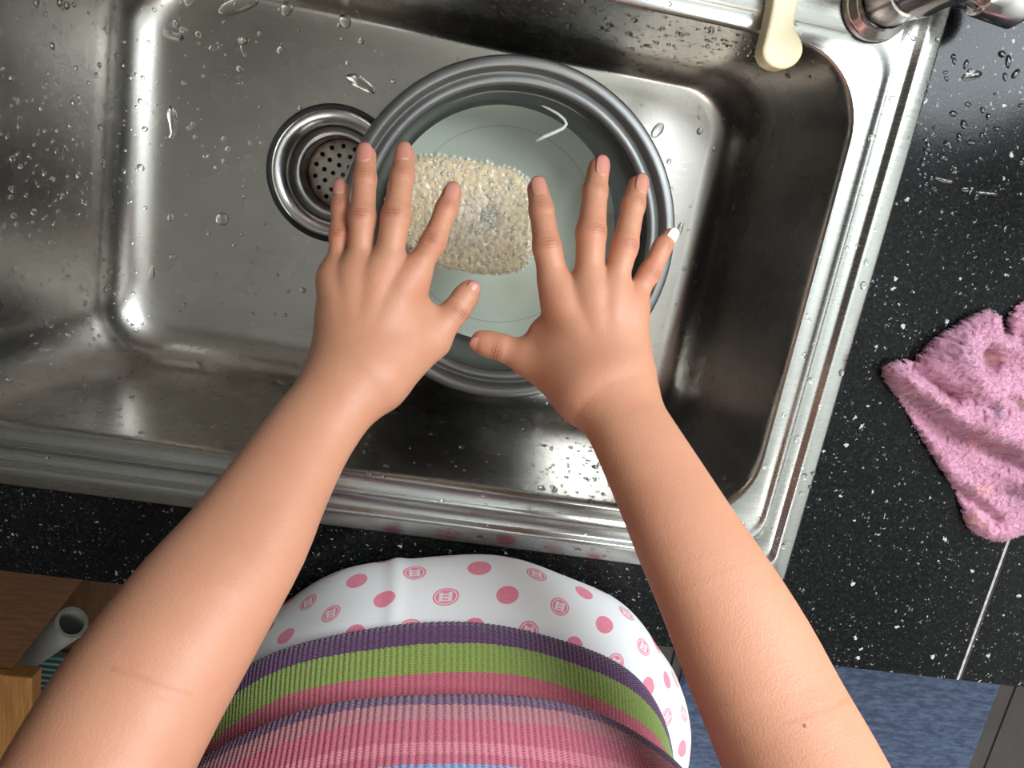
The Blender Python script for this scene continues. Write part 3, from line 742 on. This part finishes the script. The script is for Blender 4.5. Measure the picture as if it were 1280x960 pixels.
def skin_part(arm, h=.00102):
    V, F = surface_nets(arm, h)
    red = np.zeros(len(V))
    for p, sg, am in [(m, .012, .75) for m in arm.mc]+[(P_[2], .010, .60) for P_, _ in arm.fing[:4]]+[(P_[3], .008, .4) for P_, _ in arm.fing]+[(P_[-1], .009, .65) for P_, _ in arm.fing]:
        red = np.maximum(red, am*np.exp(-((V-p)**2).sum(1)/sg**2))
    red = np.clip(red+.25*(vnoise(V, 70, 2)-.5)*np.exp(-np.clip(((V-arm.wr)@(arm.wr-arm.mc[1]))/.002, 0, 50)*.02), 0, 1)
    cr = arm.crease(V)
    q_ = RC @ np.stack([V[:, 0], -V[:, 1], H-V[:, 2]]); px_ = np.stack([640+FPX*q_[0]/q_[2], 480+FPX*q_[1]/q_[2]], 1)
    fold = [[(140,836),(175,846),(205,858),(238,868)], [(196,872),(225,880)]] if arm is LEFT else [[(985,905),(1010,896),(1040,886),(1060,874)], [(1004,880),(1030,872)]]
    for k_, pl_ in enumerate(fold):
        d_ = segd(px_, [np.array(p_, float) for p_ in pl_]); cr = np.maximum(cr, (.20, .10)[k_]*np.exp(-(d_/3.6)**2)*(.6+.8*vnoise(V, 160, 3))*(V[:, 2] > .2))
    return V, F, np.stack([red*.8, np.clip(cr, 0, 1), np.zeros(len(V))], 1)
pers = thing('person', 'person in striped knit sweater and dotted pants reaching into the sink', 'person', (.09, -.50, ZF))
parts = [skin_part(LEFT), skin_part(RIGHT)]
# torso frame
tu = np.array([.988, .155, 0]); tv = np.array([-.155, .988, 0])
def TL(u, v, z): return tu*u+tv*v+np.array([0, 0, z])
# coarse hidden body under the clothes: trunk, upper arms, legs and feet, joined to the arms
class Rest(Arm):
    def __init__(s):
        L = []; add = lambda a, b, r1, r2: L.append(('A', a, b, r1, r2))
        add(TL(-.06, -.495, .0), TL(-.06, -.47, .36), .10, .10); add(TL(.03, -.495, .0), TL(.03, -.47, .36), .10, .10)
        add(TL(-.15, -.46, .43), TL(.12, -.46, .43), .06, .06); add(TL(-.015, -.46, .45), TL(-.015, -.45, .54), .05, .047)
        le = LEFT.fore[-1]; re = RIGHT.fore[-1]
        add(le[0], TL(-.19, -.44, .42), le[1]*.9, .055); add(re[0], TL(.16, -.44, .42), re[1]*.9, .055)
        for sx in (-1, 1):
            add(TL(-.01+.09*sx, -.49, -.05), TL(-.01+.10*sx, -.50, -.42), .085, .055); add(TL(-.01+.10*sx, -.50, -.42), TL(-.01+.10*sx, -.53, -.745), .055, .036)
            add(TL(-.01+.10*sx, -.54, -.768), TL(-.01+.11*sx, -.40, -.772), .030, .024)
        s.L = L
    def cones(s): return s.L
    def crease(s, P): return np.zeros(len(P), np.float32)
rv, rf = surface_nets(Rest(), .008)
parts.append((rv, rf, np.zeros((len(rv), 3))))
Vs, Fs, Cs, o_ = [], [], [], 0
for v_, f_, c_ in parts: Vs.append(v_); Fs.append(f_+o_); Cs.append(c_); o_ += len(v_)
me = npmesh('body', np.concatenate(Vs), np.concatenate(Fs)); paint(me, np.concatenate(Cs))
body = link('body', me, 'skin'); child(body, pers)
print('body verts', len(me.vertices))
# nails
for arm in (LEFT, RIGHT):
    for P0, t_, n_, r_, k in arm.nails:
        th = k == 4; b_ = np.cross(t_, n_); Ln, Wn = (r_*1.9, r_*.80) if not th else (r_*1.75, r_*.80)
        V = []; N = 11; white = arm is RIGHT and k == 3
        for i in range(N):
            for j in range(N):
                x = -1+2*i/(N-1); y = -1+2*j/(N-1)
                dx = x*math.sqrt(max(0, 1-.38*y*y)) ; dy = y*math.sqrt(max(0, 1-.30*x*x))
                s_ = -r_*.22+dx*Ln*.62; a = dy*1.02*Wn/r_
                ro = (r_+.00025)*(1-.20*max(0, (s_)/r_)**2)
                ax0 = P0+t_*s_
                V.append(ax0+(math.cos(a)*n_+math.sin(a)*b_)*ro)
        Q = grid_faces(N, N, False)
        o = link('fingernail', npmesh('fingernail', V, Q), 'nail_white' if white else 'nail')
        m = o.modifiers.new('s', 'SOLIDIFY'); m.thickness = .0007; m.offset = 0
        sub(o, body)
        if white: o['label'] = 'white painted fingernail'

# clothes: rings round the trunk; each row (u centre, v centre, half width, half depth, z)
def ring_surface(rows, na, rib=0, nrib=0, power=2.2, wob=None, clampf=None):
    a = np.linspace(0, 2*np.pi, na, endpoint=False); V = []; UV = []; arc = 0; prev = None
    ca, sa = np.cos(a), np.sin(a); sx = np.sign(ca)*np.abs(ca)**(2/power); sy = np.sign(sa)*np.abs(sa)**(2/power)
    for k, (uc, vc, hw, hd_, z) in enumerate(rows):
        rr = rib*np.abs(np.sin(a*nrib/2))
        u = uc+(hw+rr)*sx; v = vc+(hd_+rr)*sy; zz = np.full(na, z, float)
        if wob is not None: du = wob(a, z); u = u+du*sx; v = v+du*sy
        Pk = tu*u[:, None]+tv*v[:, None]; Pk[:, 2] = zz
        if clampf: Pk = clampf(Pk)
        f0 = Pk[na//4]; arc += 0 if prev is None else np.linalg.norm(f0-prev); prev = f0
        V.append(Pk); UV.append(np.stack([a*.19, np.full(na, arc)], 1))
    return np.concatenate(V), np.concatenate(UV), arc
def resample(rows, step):
    rows = np.asarray(rows, float); P = np.stack([rows[:, 1]+rows[:, 3], rows[:, 4]], 1)
    # Catmull-Rom through the rows
    out = []
    for i in range(len(rows)-1):
        p0 = rows[max(i-1, 0)]; p1 = rows[i]; p2 = rows[i+1]; p3 = rows[min(i+2, len(rows)-1)]
        n = max(1, int(np.linalg.norm(P[i+1]-P[i])/step))
        for t_ in np.arange(n)/n:
            out.append(.5*((2*p1)+(-p0+p2)*t_+(2*p0-5*p1+4*p2-p3)*t_*t_+(-p0+3*p1-3*p2+p3)*t_**3))
    out.append(rows[-1]); return out
def cloth(name, V, UV, na, mat, parent):
    Q = grid_faces(len(V)//na, na); me = npmesh(name, V, Q); uvl = me.uv_layers.new(name='UVMap')
    li = np.empty(len(me.loops), np.int32); me.loops.foreach_get('vertex_index', li); u = UV[li].copy()
    per = 2*np.pi*.19; q = u.reshape(-1, 4, 2); wrap = (q[:, :, 0].max(1)-q[:, :, 0].min(1)) > per/2
    q[wrap, :, 0] = np.where(q[wrap, :, 0] < per/2, q[wrap, :, 0]+per, q[wrap, :, 0])
    uvl.data.foreach_set('uv', q.reshape(-1).astype(np.float32))
    o = link(name, me, mat); m = o.modifiers.new('s', 'SOLIDIFY'); m.thickness = .0016; m.offset = -1; return o
def at_front(apex, hw, hd_, z, uc=-.012): return (uc, apex-hd_, hw, hd_, z)
sw = [at_front(-.322, .181, .120, .094), at_front(-.3155, .186, .124, .098), at_front(-.3165, .187, .124, .104), at_front(-.322, .186, .122, .115), at_front(-.331, .184, .119, .130), at_front(-.343, .181, .113, .146),
      at_front(-.353, .179, .108, .154), at_front(-.350, .182, .109, .160), at_front(-.333, .187, .118, .1625), at_front(-.3235, .189, .122, .168), at_front(-.322, .190, .124, .176), at_front(-.324, .190, .124, .190), at_front(-.328, .190, .124, .21), at_front(-.334, .19, .122, .25), at_front(-.338, .19, .12, .30), at_front(-.345, .185, .115, .36), at_front(-.36, .20, .10, .42), at_front(-.385, .17, .075, .47), at_front(-.40, .08, .06, .505)]
NA = 1680; NR = 290
rows = resample(sw, .0022)
wobs = lambda a, z: .0022*np.sin(5*a+z*31)*np.sin(3*a+z*9)
V, UV, arc = ring_surface(rows, NA, .0010, NR, 2.15, wobs)
sweater = cloth('sweater', V, UV, NA, 'knit', pers); child(sweater, pers)
t, sp = KNIT
pur, grn, pnk, mau, pk2, blu = srgb(74, 36, 84), srgb(128, 154, 58), srgb(192, 94, 108), srgb(182, 112, 118), srgb(196, 88, 110), srgb(116, 152, 196)
SC = .45
fr_ = V.reshape(-1, NA, 3)[:, NA//4]; arcs = UV.reshape(-1, NA, 2)[:, 0, 1]; AZ = lambda z: float(np.interp(z, fr_[:, 2], arcs))
stops = [(0, pur), (AZ(.1135), grn), (AZ(.1325), pnk), (AZ(.1610), srgb(96, 56, 98)), (AZ(.1785), mau), (AZ(.190), pk2), (AZ(.206), srgb(214, 116, 132)), (AZ(.214), pk2), (AZ(.222), blu), (AZ(.245), pnk), (AZ(.29), grn), (AZ(.32), pur), (AZ(.34), pk2)]
ARC_SCALE = arc
vv_ = t.math('DIVIDE', t.math('ADD', sp.outputs[1], t.math('MULTIPLY', t.math('SUBTRACT', t.noise(240, 3, stretch=(1, 1, 1)), .5), .0028)), SC)
colr = t.ramp(vv_, [(p/SC, c_) for p, c_ in stops], 'CONSTANT')
hea = t.noise(420, 3, .7)
colr = t.mix(t.math('MULTIPLY', t.math('SUBTRACT', 1.0, hea), .30), colr, srgb(120, 66, 84))
# knit rows
kn = t.math('SINE', t.math('MULTIPLY', sp.outputs[1], 3400.0))
t.set(colr, .95, 0, Sheen_Weight=.3); t.bump(t.math('ADD', t.math('MULTIPLY', kn, .35), t.noise(700, 3, .7)), .7, .0012)
# sleeves pushed up above the elbows
for ar, sgn in ((LEFT, -1), (RIGHT, 1)):
    a_, ra = ar.fore[-1]; b_ = TL(-.015+.178*sgn, -.44, .42); L_ = np.linalg.norm(b_-a_)
    pth = [a_+(b_-a_)*s for s in (.30, .32, .5, .7, .9, 1.0)]
    o = tube_obj('sleeve', pth, [ra*.98, ra*1.03, ra*1.03, .062, .064, .06], 'knit', None, 48, False); o.data.uv_layers.new(name='UVMap'); sub(o, sweater)
# pants
def clampf(P):
    low = P[:, 2] < .0015
    P[low, 1] = np.minimum(P[low, 1], -.3745); return P
pa = [at_front(-.345, .165, .13, .118, -.008), at_front(-.334, .178, .135, .108, -.006), at_front(-.323, .192, .145, .095, -.004), at_front(-.309, .203, .165, .078, -.002), at_front(-.3005, .211, .180, .060, .0), at_front(-.296, .217, .189, .040, .0), at_front(-.297, .218, .190, .022, .0), at_front(-.305, .218, .184, .008, .0), at_front(-.318, .217, .175, .0025, .0),
      at_front(-.376, .216, .14, .0008, .0), at_front(-.385, .213, .135, -.03, .0), at_front(-.390, .210, .13, -.08, -.005), at_front(-.39, .205, .125, -.14, -.005)]
NB = 420
wobp = lambda a, z: .0035*np.sin(7*a+z*40)*np.sin(4*a-z*22)*(np.sin(a) > -2)+.0022*np.exp(-((a-1.75)/.03)**2)
pa = [(u_, v_-.006, w_-.006, d_, z_) for u_, v_, w_, d_, z_ in pa]
V, UV, arc2 = ring_surface(resample(pa, .003), NB, 0, 0, 2.15, wobp, clampf)
pants = cloth('pants', V, UV, NB, 'cotton', pers); child(pants, pers)
pants['label'] = 'white cotton pants with pink dots'
for sgn in (-1, 1):
    pts = [TL(-.005+.105*sgn, -.505, -.12), TL(-.005+.105*sgn, -.51, -.3), TL(-.005+.105*sgn, -.515, -.5), TL(-.005+.105*sgn, -.52, -.74)]
    Vt, Ft = tube(pts, [.105, .095, .082, .072], 48, False); n4 = len(pts)
    me = npmesh('pant_leg', Vt, np.array(Ft)); uvl = me.uv_layers.new(name='UVMap')
    uu = np.array([[2*math.pi*.09*(k % 48)/48, .2*(k//48)] for k in range(len(Vt))]); li = np.empty(len(me.loops), np.int32); me.loops.foreach_get('vertex_index', li); uvl.data.foreach_set('uv', uu[li].astype(np.float32).ravel())
    o = link('pant_leg', me, 'cotton'); sub(o, pants)

# ------------------------------------------------------------------ pink towel on the worktop
tw = [(1100,462),(1112,452),(1128,448),(1142,452),(1150,440),(1172,420),(1200,402),(1236,383),(1249,394),(1248,418),(1262,414),(1258,398),(1280,374),(1330,360),(1400,400),(1420,520),(1390,640),(1330,668),(1282,664),(1262,672),(1245,679),(1228,672),(1210,663),(1203,640),(1197,618),(1182,596),(1160,562),(1142,530),(1126,502),(1112,486)]
poly = smoothpoly([W(x, y, .004)[:2] for x, y in tw], 1)
lo, hi = poly.min(0), poly.max(0); s_ = .0013
gx = np.arange(lo[0]-.002, hi[0]+.002, s_); gy = np.arange(lo[1]-.002, hi[1]+.002, s_); GX, GY = np.meshgrid(gx, gy, indexing='ij')
P = np.stack([GX.ravel(), GY.ravel()], 1); P2 = P+.0016*np.stack([vnoise(P, 420, 1)-.5, vnoise(P, 420, 2)-.5], 1)*2
ins = inside(P2, poly); dd = polydist(P, poly)
def crop(x, y): return W(1080+x/2.91, 360+y/2.91, .012)[:2]
hgt = .008+.010*np.clip(dd/.06, 0, 1)
for pts, wd_, am in [([(80,300),(200,355),(330,470),(415,530)], .011, .013), ([(190,290),(330,200),(450,90)], .018, .010), ([(330,240),(430,370),(520,430)], .013, .011),
                     ([(110,410),(250,620),(345,720),(460,820)], .010, .008), ([(430,470),(500,530),(600,610)], .013, .013), ([(390,860),(520,880),(640,860)], .016, .006), ([(480,190),(600,200)], .014, .010), ([(560,700),(640,720)], .016, .012),
                     ([(185,300),(260,350),(320,392)], .0060, -.017), ([(170,415),(300,520),(420,560),(560,640)], .0075, -.016), ([(350,745),(420,790),(480,845)], .006, -.014), ([(450,240),(460,290)], .008, -.016), ([(500,395),(560,430)], .006, -.011), ([(420,420),(480,430)], .004, -.006), ([(530,740),(640,760)], .006, -.010)]:
    hgt = hgt+am*np.exp(-(segd(P, [crop(*p_) for p_ in pts])/wd_)**2)
hgt += .004*(vnoise(P, 45, 6)-.5)+.0006*(vnoise(P, 260, 7)-.5)+.0005*(vnoise(P, 600, 8)-.5)
hgt = np.maximum(hgt, .0030)*np.sqrt(np.clip(1-(1-np.clip(dd/.013, 0, 1))**2, .04, 1))
keep = ins.reshape(GX.shape); idx = -np.ones(keep.shape, int); idx[keep] = np.arange(keep.sum())
q = keep[:-1, :-1] & keep[1:, :-1] & keep[1:, 1:] & keep[:-1, 1:]
Q = np.stack([idx[:-1, :-1][q], idx[1:, :-1][q], idx[1:, 1:][q], idx[:-1, 1:][q]], 1)
kf = keep.ravel(); Vt = np.column_stack([P2[kf], hgt[kf]+.0006])
colt = np.tile(np.array(srgb(178, 122, 144)[:3]), (len(Vt), 1))
mt = vnoise(Vt[:, :2], 60, 9)[:, None]; colt = colt*(1-.35*mt)+np.array(srgb(188, 134, 154)[:3])*.35*mt
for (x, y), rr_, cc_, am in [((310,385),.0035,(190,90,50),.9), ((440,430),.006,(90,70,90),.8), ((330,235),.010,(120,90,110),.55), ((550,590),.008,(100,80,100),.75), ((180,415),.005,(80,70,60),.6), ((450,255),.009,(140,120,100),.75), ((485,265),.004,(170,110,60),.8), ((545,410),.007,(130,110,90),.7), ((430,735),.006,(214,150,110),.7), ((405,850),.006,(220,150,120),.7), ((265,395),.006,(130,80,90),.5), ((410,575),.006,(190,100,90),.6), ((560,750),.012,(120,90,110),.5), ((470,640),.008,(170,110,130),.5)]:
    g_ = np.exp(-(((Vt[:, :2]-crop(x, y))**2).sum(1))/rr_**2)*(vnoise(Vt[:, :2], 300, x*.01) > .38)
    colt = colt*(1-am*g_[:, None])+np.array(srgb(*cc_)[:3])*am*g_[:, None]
# closed body: add underside
nV = len(Vt); Vb = Vt.copy(); Vb[:, 2] = .0004
cnt = {}
eall = np.concatenate([Q[:, [0, 1]], Q[:, [1, 2]], Q[:, [2, 3]], Q[:, [3, 0]]]); ek = np.sort(eall, 1); kk = ek[:, 0].astype(np.int64)*nV+ek[:, 1]
u_, inv, c_ = np.unique(kk, return_inverse=True, return_counts=True); be = eall[c_[inv] == 1]
side = np.stack([be[:, 1], be[:, 0], be[:, 0]+nV, be[:, 1]+nV], 1)
me = npmesh('towel', np.concatenate([Vt, Vb]), np.concatenate([Q, side, Q[:, ::-1]+nV])); paint(me, np.concatenate([colt, colt]))
towel = link('towel', me, 'terry'); tag(towel, 'crumpled pink terry cloth lying on the black worktop', 'towel')
# pile tufts
pick = rng.choice(nV, 60000); base = Vt[pick]+np.column_stack([rng.normal(0, .0006, (len(pick), 2)), np.zeros(len(pick))])
dr_ = rng.normal(0, .55, (len(pick), 3)); dr_[:, 2] = np.abs(dr_[:, 2])+.5; dr_ /= np.linalg.norm(dr_, axis=1)[:, None]
ln_ = rng.uniform(.0010, .0019, len(pick))[:, None]; pa_ = np.cross(dr_, [0.3, .5, .8]); pa_ /= np.linalg.norm(pa_, axis=1)[:, None]; pb_ = np.cross(dr_, pa_)
w_ = .00022; tv3 = np.stack([base+pa_*w_, base-pa_*.5*w_+pb_*w_*.87, base-pa_*.5*w_-pb_*w_*.87, base+dr_*ln_], 1).reshape(-1, 3)
k4 = np.arange(len(pick))[:, None]*4; tf = np.concatenate([k4+np.array([0, 1, 3]), k4+np.array([1, 2, 3]), k4+np.array([2, 0, 3])])
me = npmesh('pile', tv3, tf); paint(me, np.repeat(colt[pick], 4, 0)); pile = link('pile', me, 'terry', smooth=False); pile['kind'] = 'stuff'; pile.parent = towel

# ------------------------------------------------------------------ things beyond the worktop's front edge
cz = -.15; c0 = W(40, 848, cz)
wc = thing('wooden_stand', 'bamboo wood stand with flat top by the left forearm', 'stand', (c0[0]-.30, c0[1]-.1, ZF))
box('top_board', (c0[0]-.55, c0[1]-.26, cz-.022), (c0[0], c0[1], cz), 'bamboo', wc, .002)
for x in (c0[0]-.54, c0[0]-.30):
    for y in (c0[1]-.25, c0[1]-.03): box('leg', (x, y, ZF), (x+.022, y+.022, cz-.022), 'bamboo', wc, .001)
zb = cz-.010; bp = [W(x, y, zb)[:2] for x, y in [(-260,690),(128,694),(10,842),(-160,842)]]
V = [(*p_, zb) for p_ in bp]+[(*p_, zb-.012) for p_ in bp]
bo = link('back_board', mesh('back_board', V, [(3,2,1,0),(4,5,6,7),(0,1,5,4),(1,2,6,5),(2,3,7,6),(3,0,4,7)]), 'brown', smooth=False); child(bo, wc); bo['label'] = 'darker brown board behind the bamboo top'
bm = bmesh.new(); bm.from_mesh(bo.data); bmesh.ops.recalc_face_normals(bm, faces=bm.faces); bm.to_mesh(bo.data); bm.free()
ZSH = -.390
sh = box('low_shelf', (c0[0]-.25, c0[1]-.24, ZSH-.02), (c0[0]+.17, c0[1]+.22, ZSH), 'shelf', None, .001); tag(sh, 'dark wooden shelf board below the worktop edge under the grey tube', 'shelf')
for k in range(2): sub(box('support', (c0[0]-.23+.36*k, c0[1]-.2, ZF), (c0[0]-.21+.36*k, c0[1]+.2, ZSH-.02), 'shelf'), sh)
m0 = W(90, 778, -.27); dirt = np.array([-.66, -.75, 0]); dirt /= np.linalg.norm(dirt); TLT = .36; dirt = dirt*math.cos(TLT)+np.array([0, 0, -math.sin(TLT)])
tub = thing('plastic_tube', 'grey hollow plastic tube leaning beside the bamboo stand', 'tube', tuple(m0+dirt*.24))
ra, rb = .0205, .0150
pth = [m0+dirt*s for s in (0, .001, .08, .16, .235)]
tube_obj('outer_wall', pth, [ra-.001, ra, ra, ra, ra], 'greypl', tub, 40, False)
V, F = tube([m0+dirt*s for s in (0, .08, .16, .235)], rb, 40, False); o = link('inner_wall', mesh('inner_wall', V, [f[::-1] for f in F]), 'greypl'); child(o, tub)
a_ = np.cross(dirt, [0, 0, 1]); a_ /= np.linalg.norm(a_); b_ = np.cross(dirt, a_); aa = np.linspace(0, 2*np.pi, 40, endpoint=False)
for e in (0, .235):
    V = np.concatenate([m0+dirt*e+r*(np.cos(aa)[:, None]*a_+np.sin(aa)[:, None]*b_) for r in (rb, ra-(.001 if e == 0 else 0))]); o = link('end_ring', npmesh('end_ring', V, grid_faces(2, 40)), 'greypl'); child(o, tub)
pk0 = W(60, 846, ZSH+.02)
pkt = box('folded_cloth', (pk0[0]-.03, pk0[1]-.03, ZSH+.0004), (pk0[0]+.03, pk0[1]+.03, ZSH+.02), 'teal', None, .004); tag(pkt, 'small teal striped folded cloth under the grey tube', 'cloth')
mt = thing('floor_mat', 'blue nubby floor mat lying in front of the worktop', 'mat', (1.0, -1.1, ZF))
V = []; zs = [(0, .001), (0, .010), (.006, .016), (.016, .019)]
for ins_, z in zs: V.append(densify(rrect(.645+ins_, 1.372-ins_, -1.75+ins_, -.62-ins_, .03, ZF+z), 10))
n_ = len(V[0]); F = [tuple(q) for q in grid_faces(4, n_)]+[tuple(range(3*n_, 4*n_)), tuple(range(n_))[::-1]]
child(link('mat_body', mesh('mat_body', np.concatenate(V), F), 'blue', smooth=False), mt)

# ------------------------------------------------------------------ water drops
def face_samples(V, Q, n, weight):
    c_ = V[Q].mean(1); e1 = V[Q[:, 2]]-V[Q[:, 0]]; e2 = V[Q[:, 3]]-V[Q[:, 1]]; nr = np.cross(e1, e2); ar = np.linalg.norm(nr, axis=1)+1e-15
    w = ar*weight(c_); w /= w.sum(); k = rng.choice(len(Q), n, p=w)
    a, b = rng.random((2, n, 1)); q = V[Q[k]]
    p = (q[:, 0]*(1-a)+q[:, 1]*a)*(1-b)+(q[:, 3]*(1-a)+q[:, 2]*a)*b
    return p, nr[k]/ar[k][:, None]
def wt_bowl(c_):
    x, y, z = c_.T; w = np.full(len(c_), .5)
    w[(x < -.27)] = 3.0                                   # left wall
    w[(y > .118) & (x > .0)] = 2.6                        # back wall
    w[(y < -.205) & (x < -.02)] = 2.2; w[(y < -.19) & (x > .10)] = 3.4
    w[(x > .26)] = .5
    w[(z < ZFL+.004)] = .55; w[(z < ZFL+.004) & (x < -.18) & (y > -.06)] = 1.3
    w[(np.hypot(x-dcx, y-dcy) < .07)] = 0; w[np.hypot(x-PC[0], y-PC[1]) < .128] = 0
    return w
p, n = face_samples(bowlV, bowlQ, 2200, wt_bowl); n *= np.sign(((np.array([-.03, -.05, .02])-p)*n).sum(1))[:, None]
items = []
for a, b in zip(p, n):
    r0 = min(.0034, abs(rng.normal(0, .0009))+.0008)
    if b[2] > .9 and rng.random() < .12: r0 *= 2.0
    items.append((a, b, r0*rng.uniform(.8, 1.3), r0, r0*.62, rng.uniform(0, 3.14)))
V, Fq = domes(items, 9, 3); o = link('water_drops', npmesh('water_drops', V, Fq), 'drop'); tag(o, 'small clear water drops scattered over the inside of the sink bowl', 'water drops', kind='stuff')
def wt_rim(c_):
    x, y, z = c_.T; w = np.full(len(c_), .25); w[(x > .30)] = 1.6; w[(y < -.245) & (x > 0.02)] = 2.0; w[y > .2] = 0; w[x < -.37] = 0; return w
p, n = face_samples(rimV, rimQ, 170, wt_rim); n *= np.sign(n[:, 2])[:, None]
items = [(a, b, r0*rng.uniform(.8, 1.5), r0, r0*.5, rng.uniform(0, 3.14)) for a, b in zip(p, n) for r0 in [min(.0032, abs(rng.normal(0, .0010))+.0008)]]
V, Fq = domes(items, 9, 3); o = link('water_drops', npmesh('water_drops', V, Fq), 'drop'); tag(o, 'clear water drops beaded on the steel sink rim', 'water drops', kind='stuff')
items = []
for k in range(70):
    px = rng.uniform(1110, 1280); py = rng.uniform(60, 260)
    q = W(px, py, .0001)
    if q[0] < .355: continue
    r0 = rng.uniform(.0008, .0026); items.append((q, (0, 0, 1), r0*rng.uniform(1, 2.2), r0, r0*.45, rng.uniform(0, 3.14)))
V, Fq = domes(items, 9, 3); o = link('water_drops', npmesh('water_drops', V, Fq), 'drop'); tag(o, 'water drops on the black worktop right of the faucet', 'water drops', kind='stuff')
# larger runs of water
def puddle(pts, widths, z, label, thick=.13):
    P = np.array([W(x, y, z) for x, y in pts]); wr = np.array(widths)/2*(H-z)/FPX
    s0 = np.linspace(0, 1, len(P)); s = np.linspace(0, 1, 22)
    X = np.stack([np.interp(s, s0, P[:, k]) for k in range(3)], 1); Wd = np.interp(s, s0, wr)
    for _ in range(3): X[1:-1] = .25*X[:-2]+.5*X[1:-1]+.25*X[2:]
    Lp = np.linalg.norm(np.diff(X, axis=0), axis=1).sum()
    if Lp < 2.2*wr.max()*2:                                # a single drop: one smooth oval dome
        dv = P[-1]-P[0]; w0 = wr.max()*.8
        Vd, Fd = domes([(P.mean(0)-np.array([0, 0, .0002]), (0, 0, 1), Lp/2+w0*.7, w0, w0*.5, math.atan2(dv[1], dv[0])+math.pi)], 28, 8)
        tag(link('water_puddle', npmesh('water_puddle', Vd, Fd), 'drop'), label, 'water', 'puddles in the sink' if z < -.1 else 'puddles on the worktop'); return
    de = np.minimum(s, 1-s)*Lp; e = np.sqrt(np.clip(1-(1-np.clip(de/(wr.max()*1.2), 0, 1))**2, 0, 1)); Wd = Wd*np.maximum(e, .05)
    for _ in range(3): Wd[1:-1] = .25*Wd[:-2]+.5*Wd[1:-1]+.25*Wd[2:]
    T = np.gradient(X, axis=0); T /= np.linalg.norm(T, axis=1)[:, None]; S = np.stack([-T[:, 1], T[:, 0], 0*T[:, 0]], 1)
    V = []
    for a in np.linspace(0, np.pi, 9): V.append(X+S*(np.cos(a)*Wd)[:, None]+np.array([0, 0, 1])*(np.sin(a)**.8*Wd*thick*2)[:, None])
    V = np.stack(V, 1).reshape(-1, 3); F = [tuple(q) for q in grid_faces(22, 9, False)]
    F += [tuple(range(9))[::-1], tuple(range(21*9, 22*9))]
    F += [(i*9+8, i*9, (i+1)*9, (i+1)*9+8) for i in range(21)]
    me = mesh('water_puddle', V, F); bm = bmesh.new(); bm.from_mesh(me); bmesh.ops.recalc_face_normals(bm, faces=bm.faces); bm.to_mesh(me); bm.free()
    tag(link('water_puddle', me, 'drop'), label, 'water', 'puddles in the sink' if z < -.1 else 'puddles on the worktop')
ZS = ZFL+.0003
puddle([(200,32),(206,41),(218,46),(230,47)], [7,8,8,11], ZS, 'bent water run near the upper left corner of the sink floor')
puddle([(279,14),(292,8),(305,3),(318,1)], [12,20,14,7], ZS, 'widest water puddle at the top edge of the sink floor')
puddle([(357,14),(361,6),(365,-8)], [14,18,16], ZS, 'long water drop at the top edge right of the widest puddle')
puddle([(388,9),(390,-2)], [9,10], ZS, 'short water drop at the top edge above the drain')
puddle([(235,3),(238,-6)], [13,15], ZS, 'water drop cut by the top edge near the left corner')
puddle([(213,132),(216,150),(217,168),(212,174)], [13,11,6,10], ZS, 'upright water run left of the drain')
puddle([(302,58),(307,70)], [5,6], ZS, 'thin slanted water streak above and left of the drain')
puddle([(432,95),(445,100),(458,108),(470,116)], [8,14,10,8], ZS, 'water run between the drain and the pot rim')
puddle([(430,20),(433,30)], [10,16], ZS, 'water drop on sink floor left of the double drops')
puddle([(496,8),(500,16)], [12,18], ZS, 'left one of the two big drops above the pot')
puddle([(525,14),(530,30)], [16,10], ZS, 'right one of the two big drops above the pot')
puddle([(818,168),(826,158)], [12,15], ZS, 'dark oval drop right of the pot rim')
puddle([(160,352),(178,354),(188,346),(191,330)], [4,6,10,6], ZS, 'curled water run beside the lower left floor edge')
puddle([(848,292),(852,280)], [9,7], ZS, 'glinting water drop by the white fingernail')
puddle([(1202,98),(1216,94),(1228,92)], [8,12,8], .0003, 'wide water drop on black worktop below the faucet handle')
puddle([(1168,222),(1180,226),(1192,228)], [3,4,4], .0003, 'wavy water streak on black worktop beside the sink rim')
puddle([(1218,240),(1234,242),(1248,243)], [3,3,3], .0003, 'straight water streak on black worktop right of the wavy one')
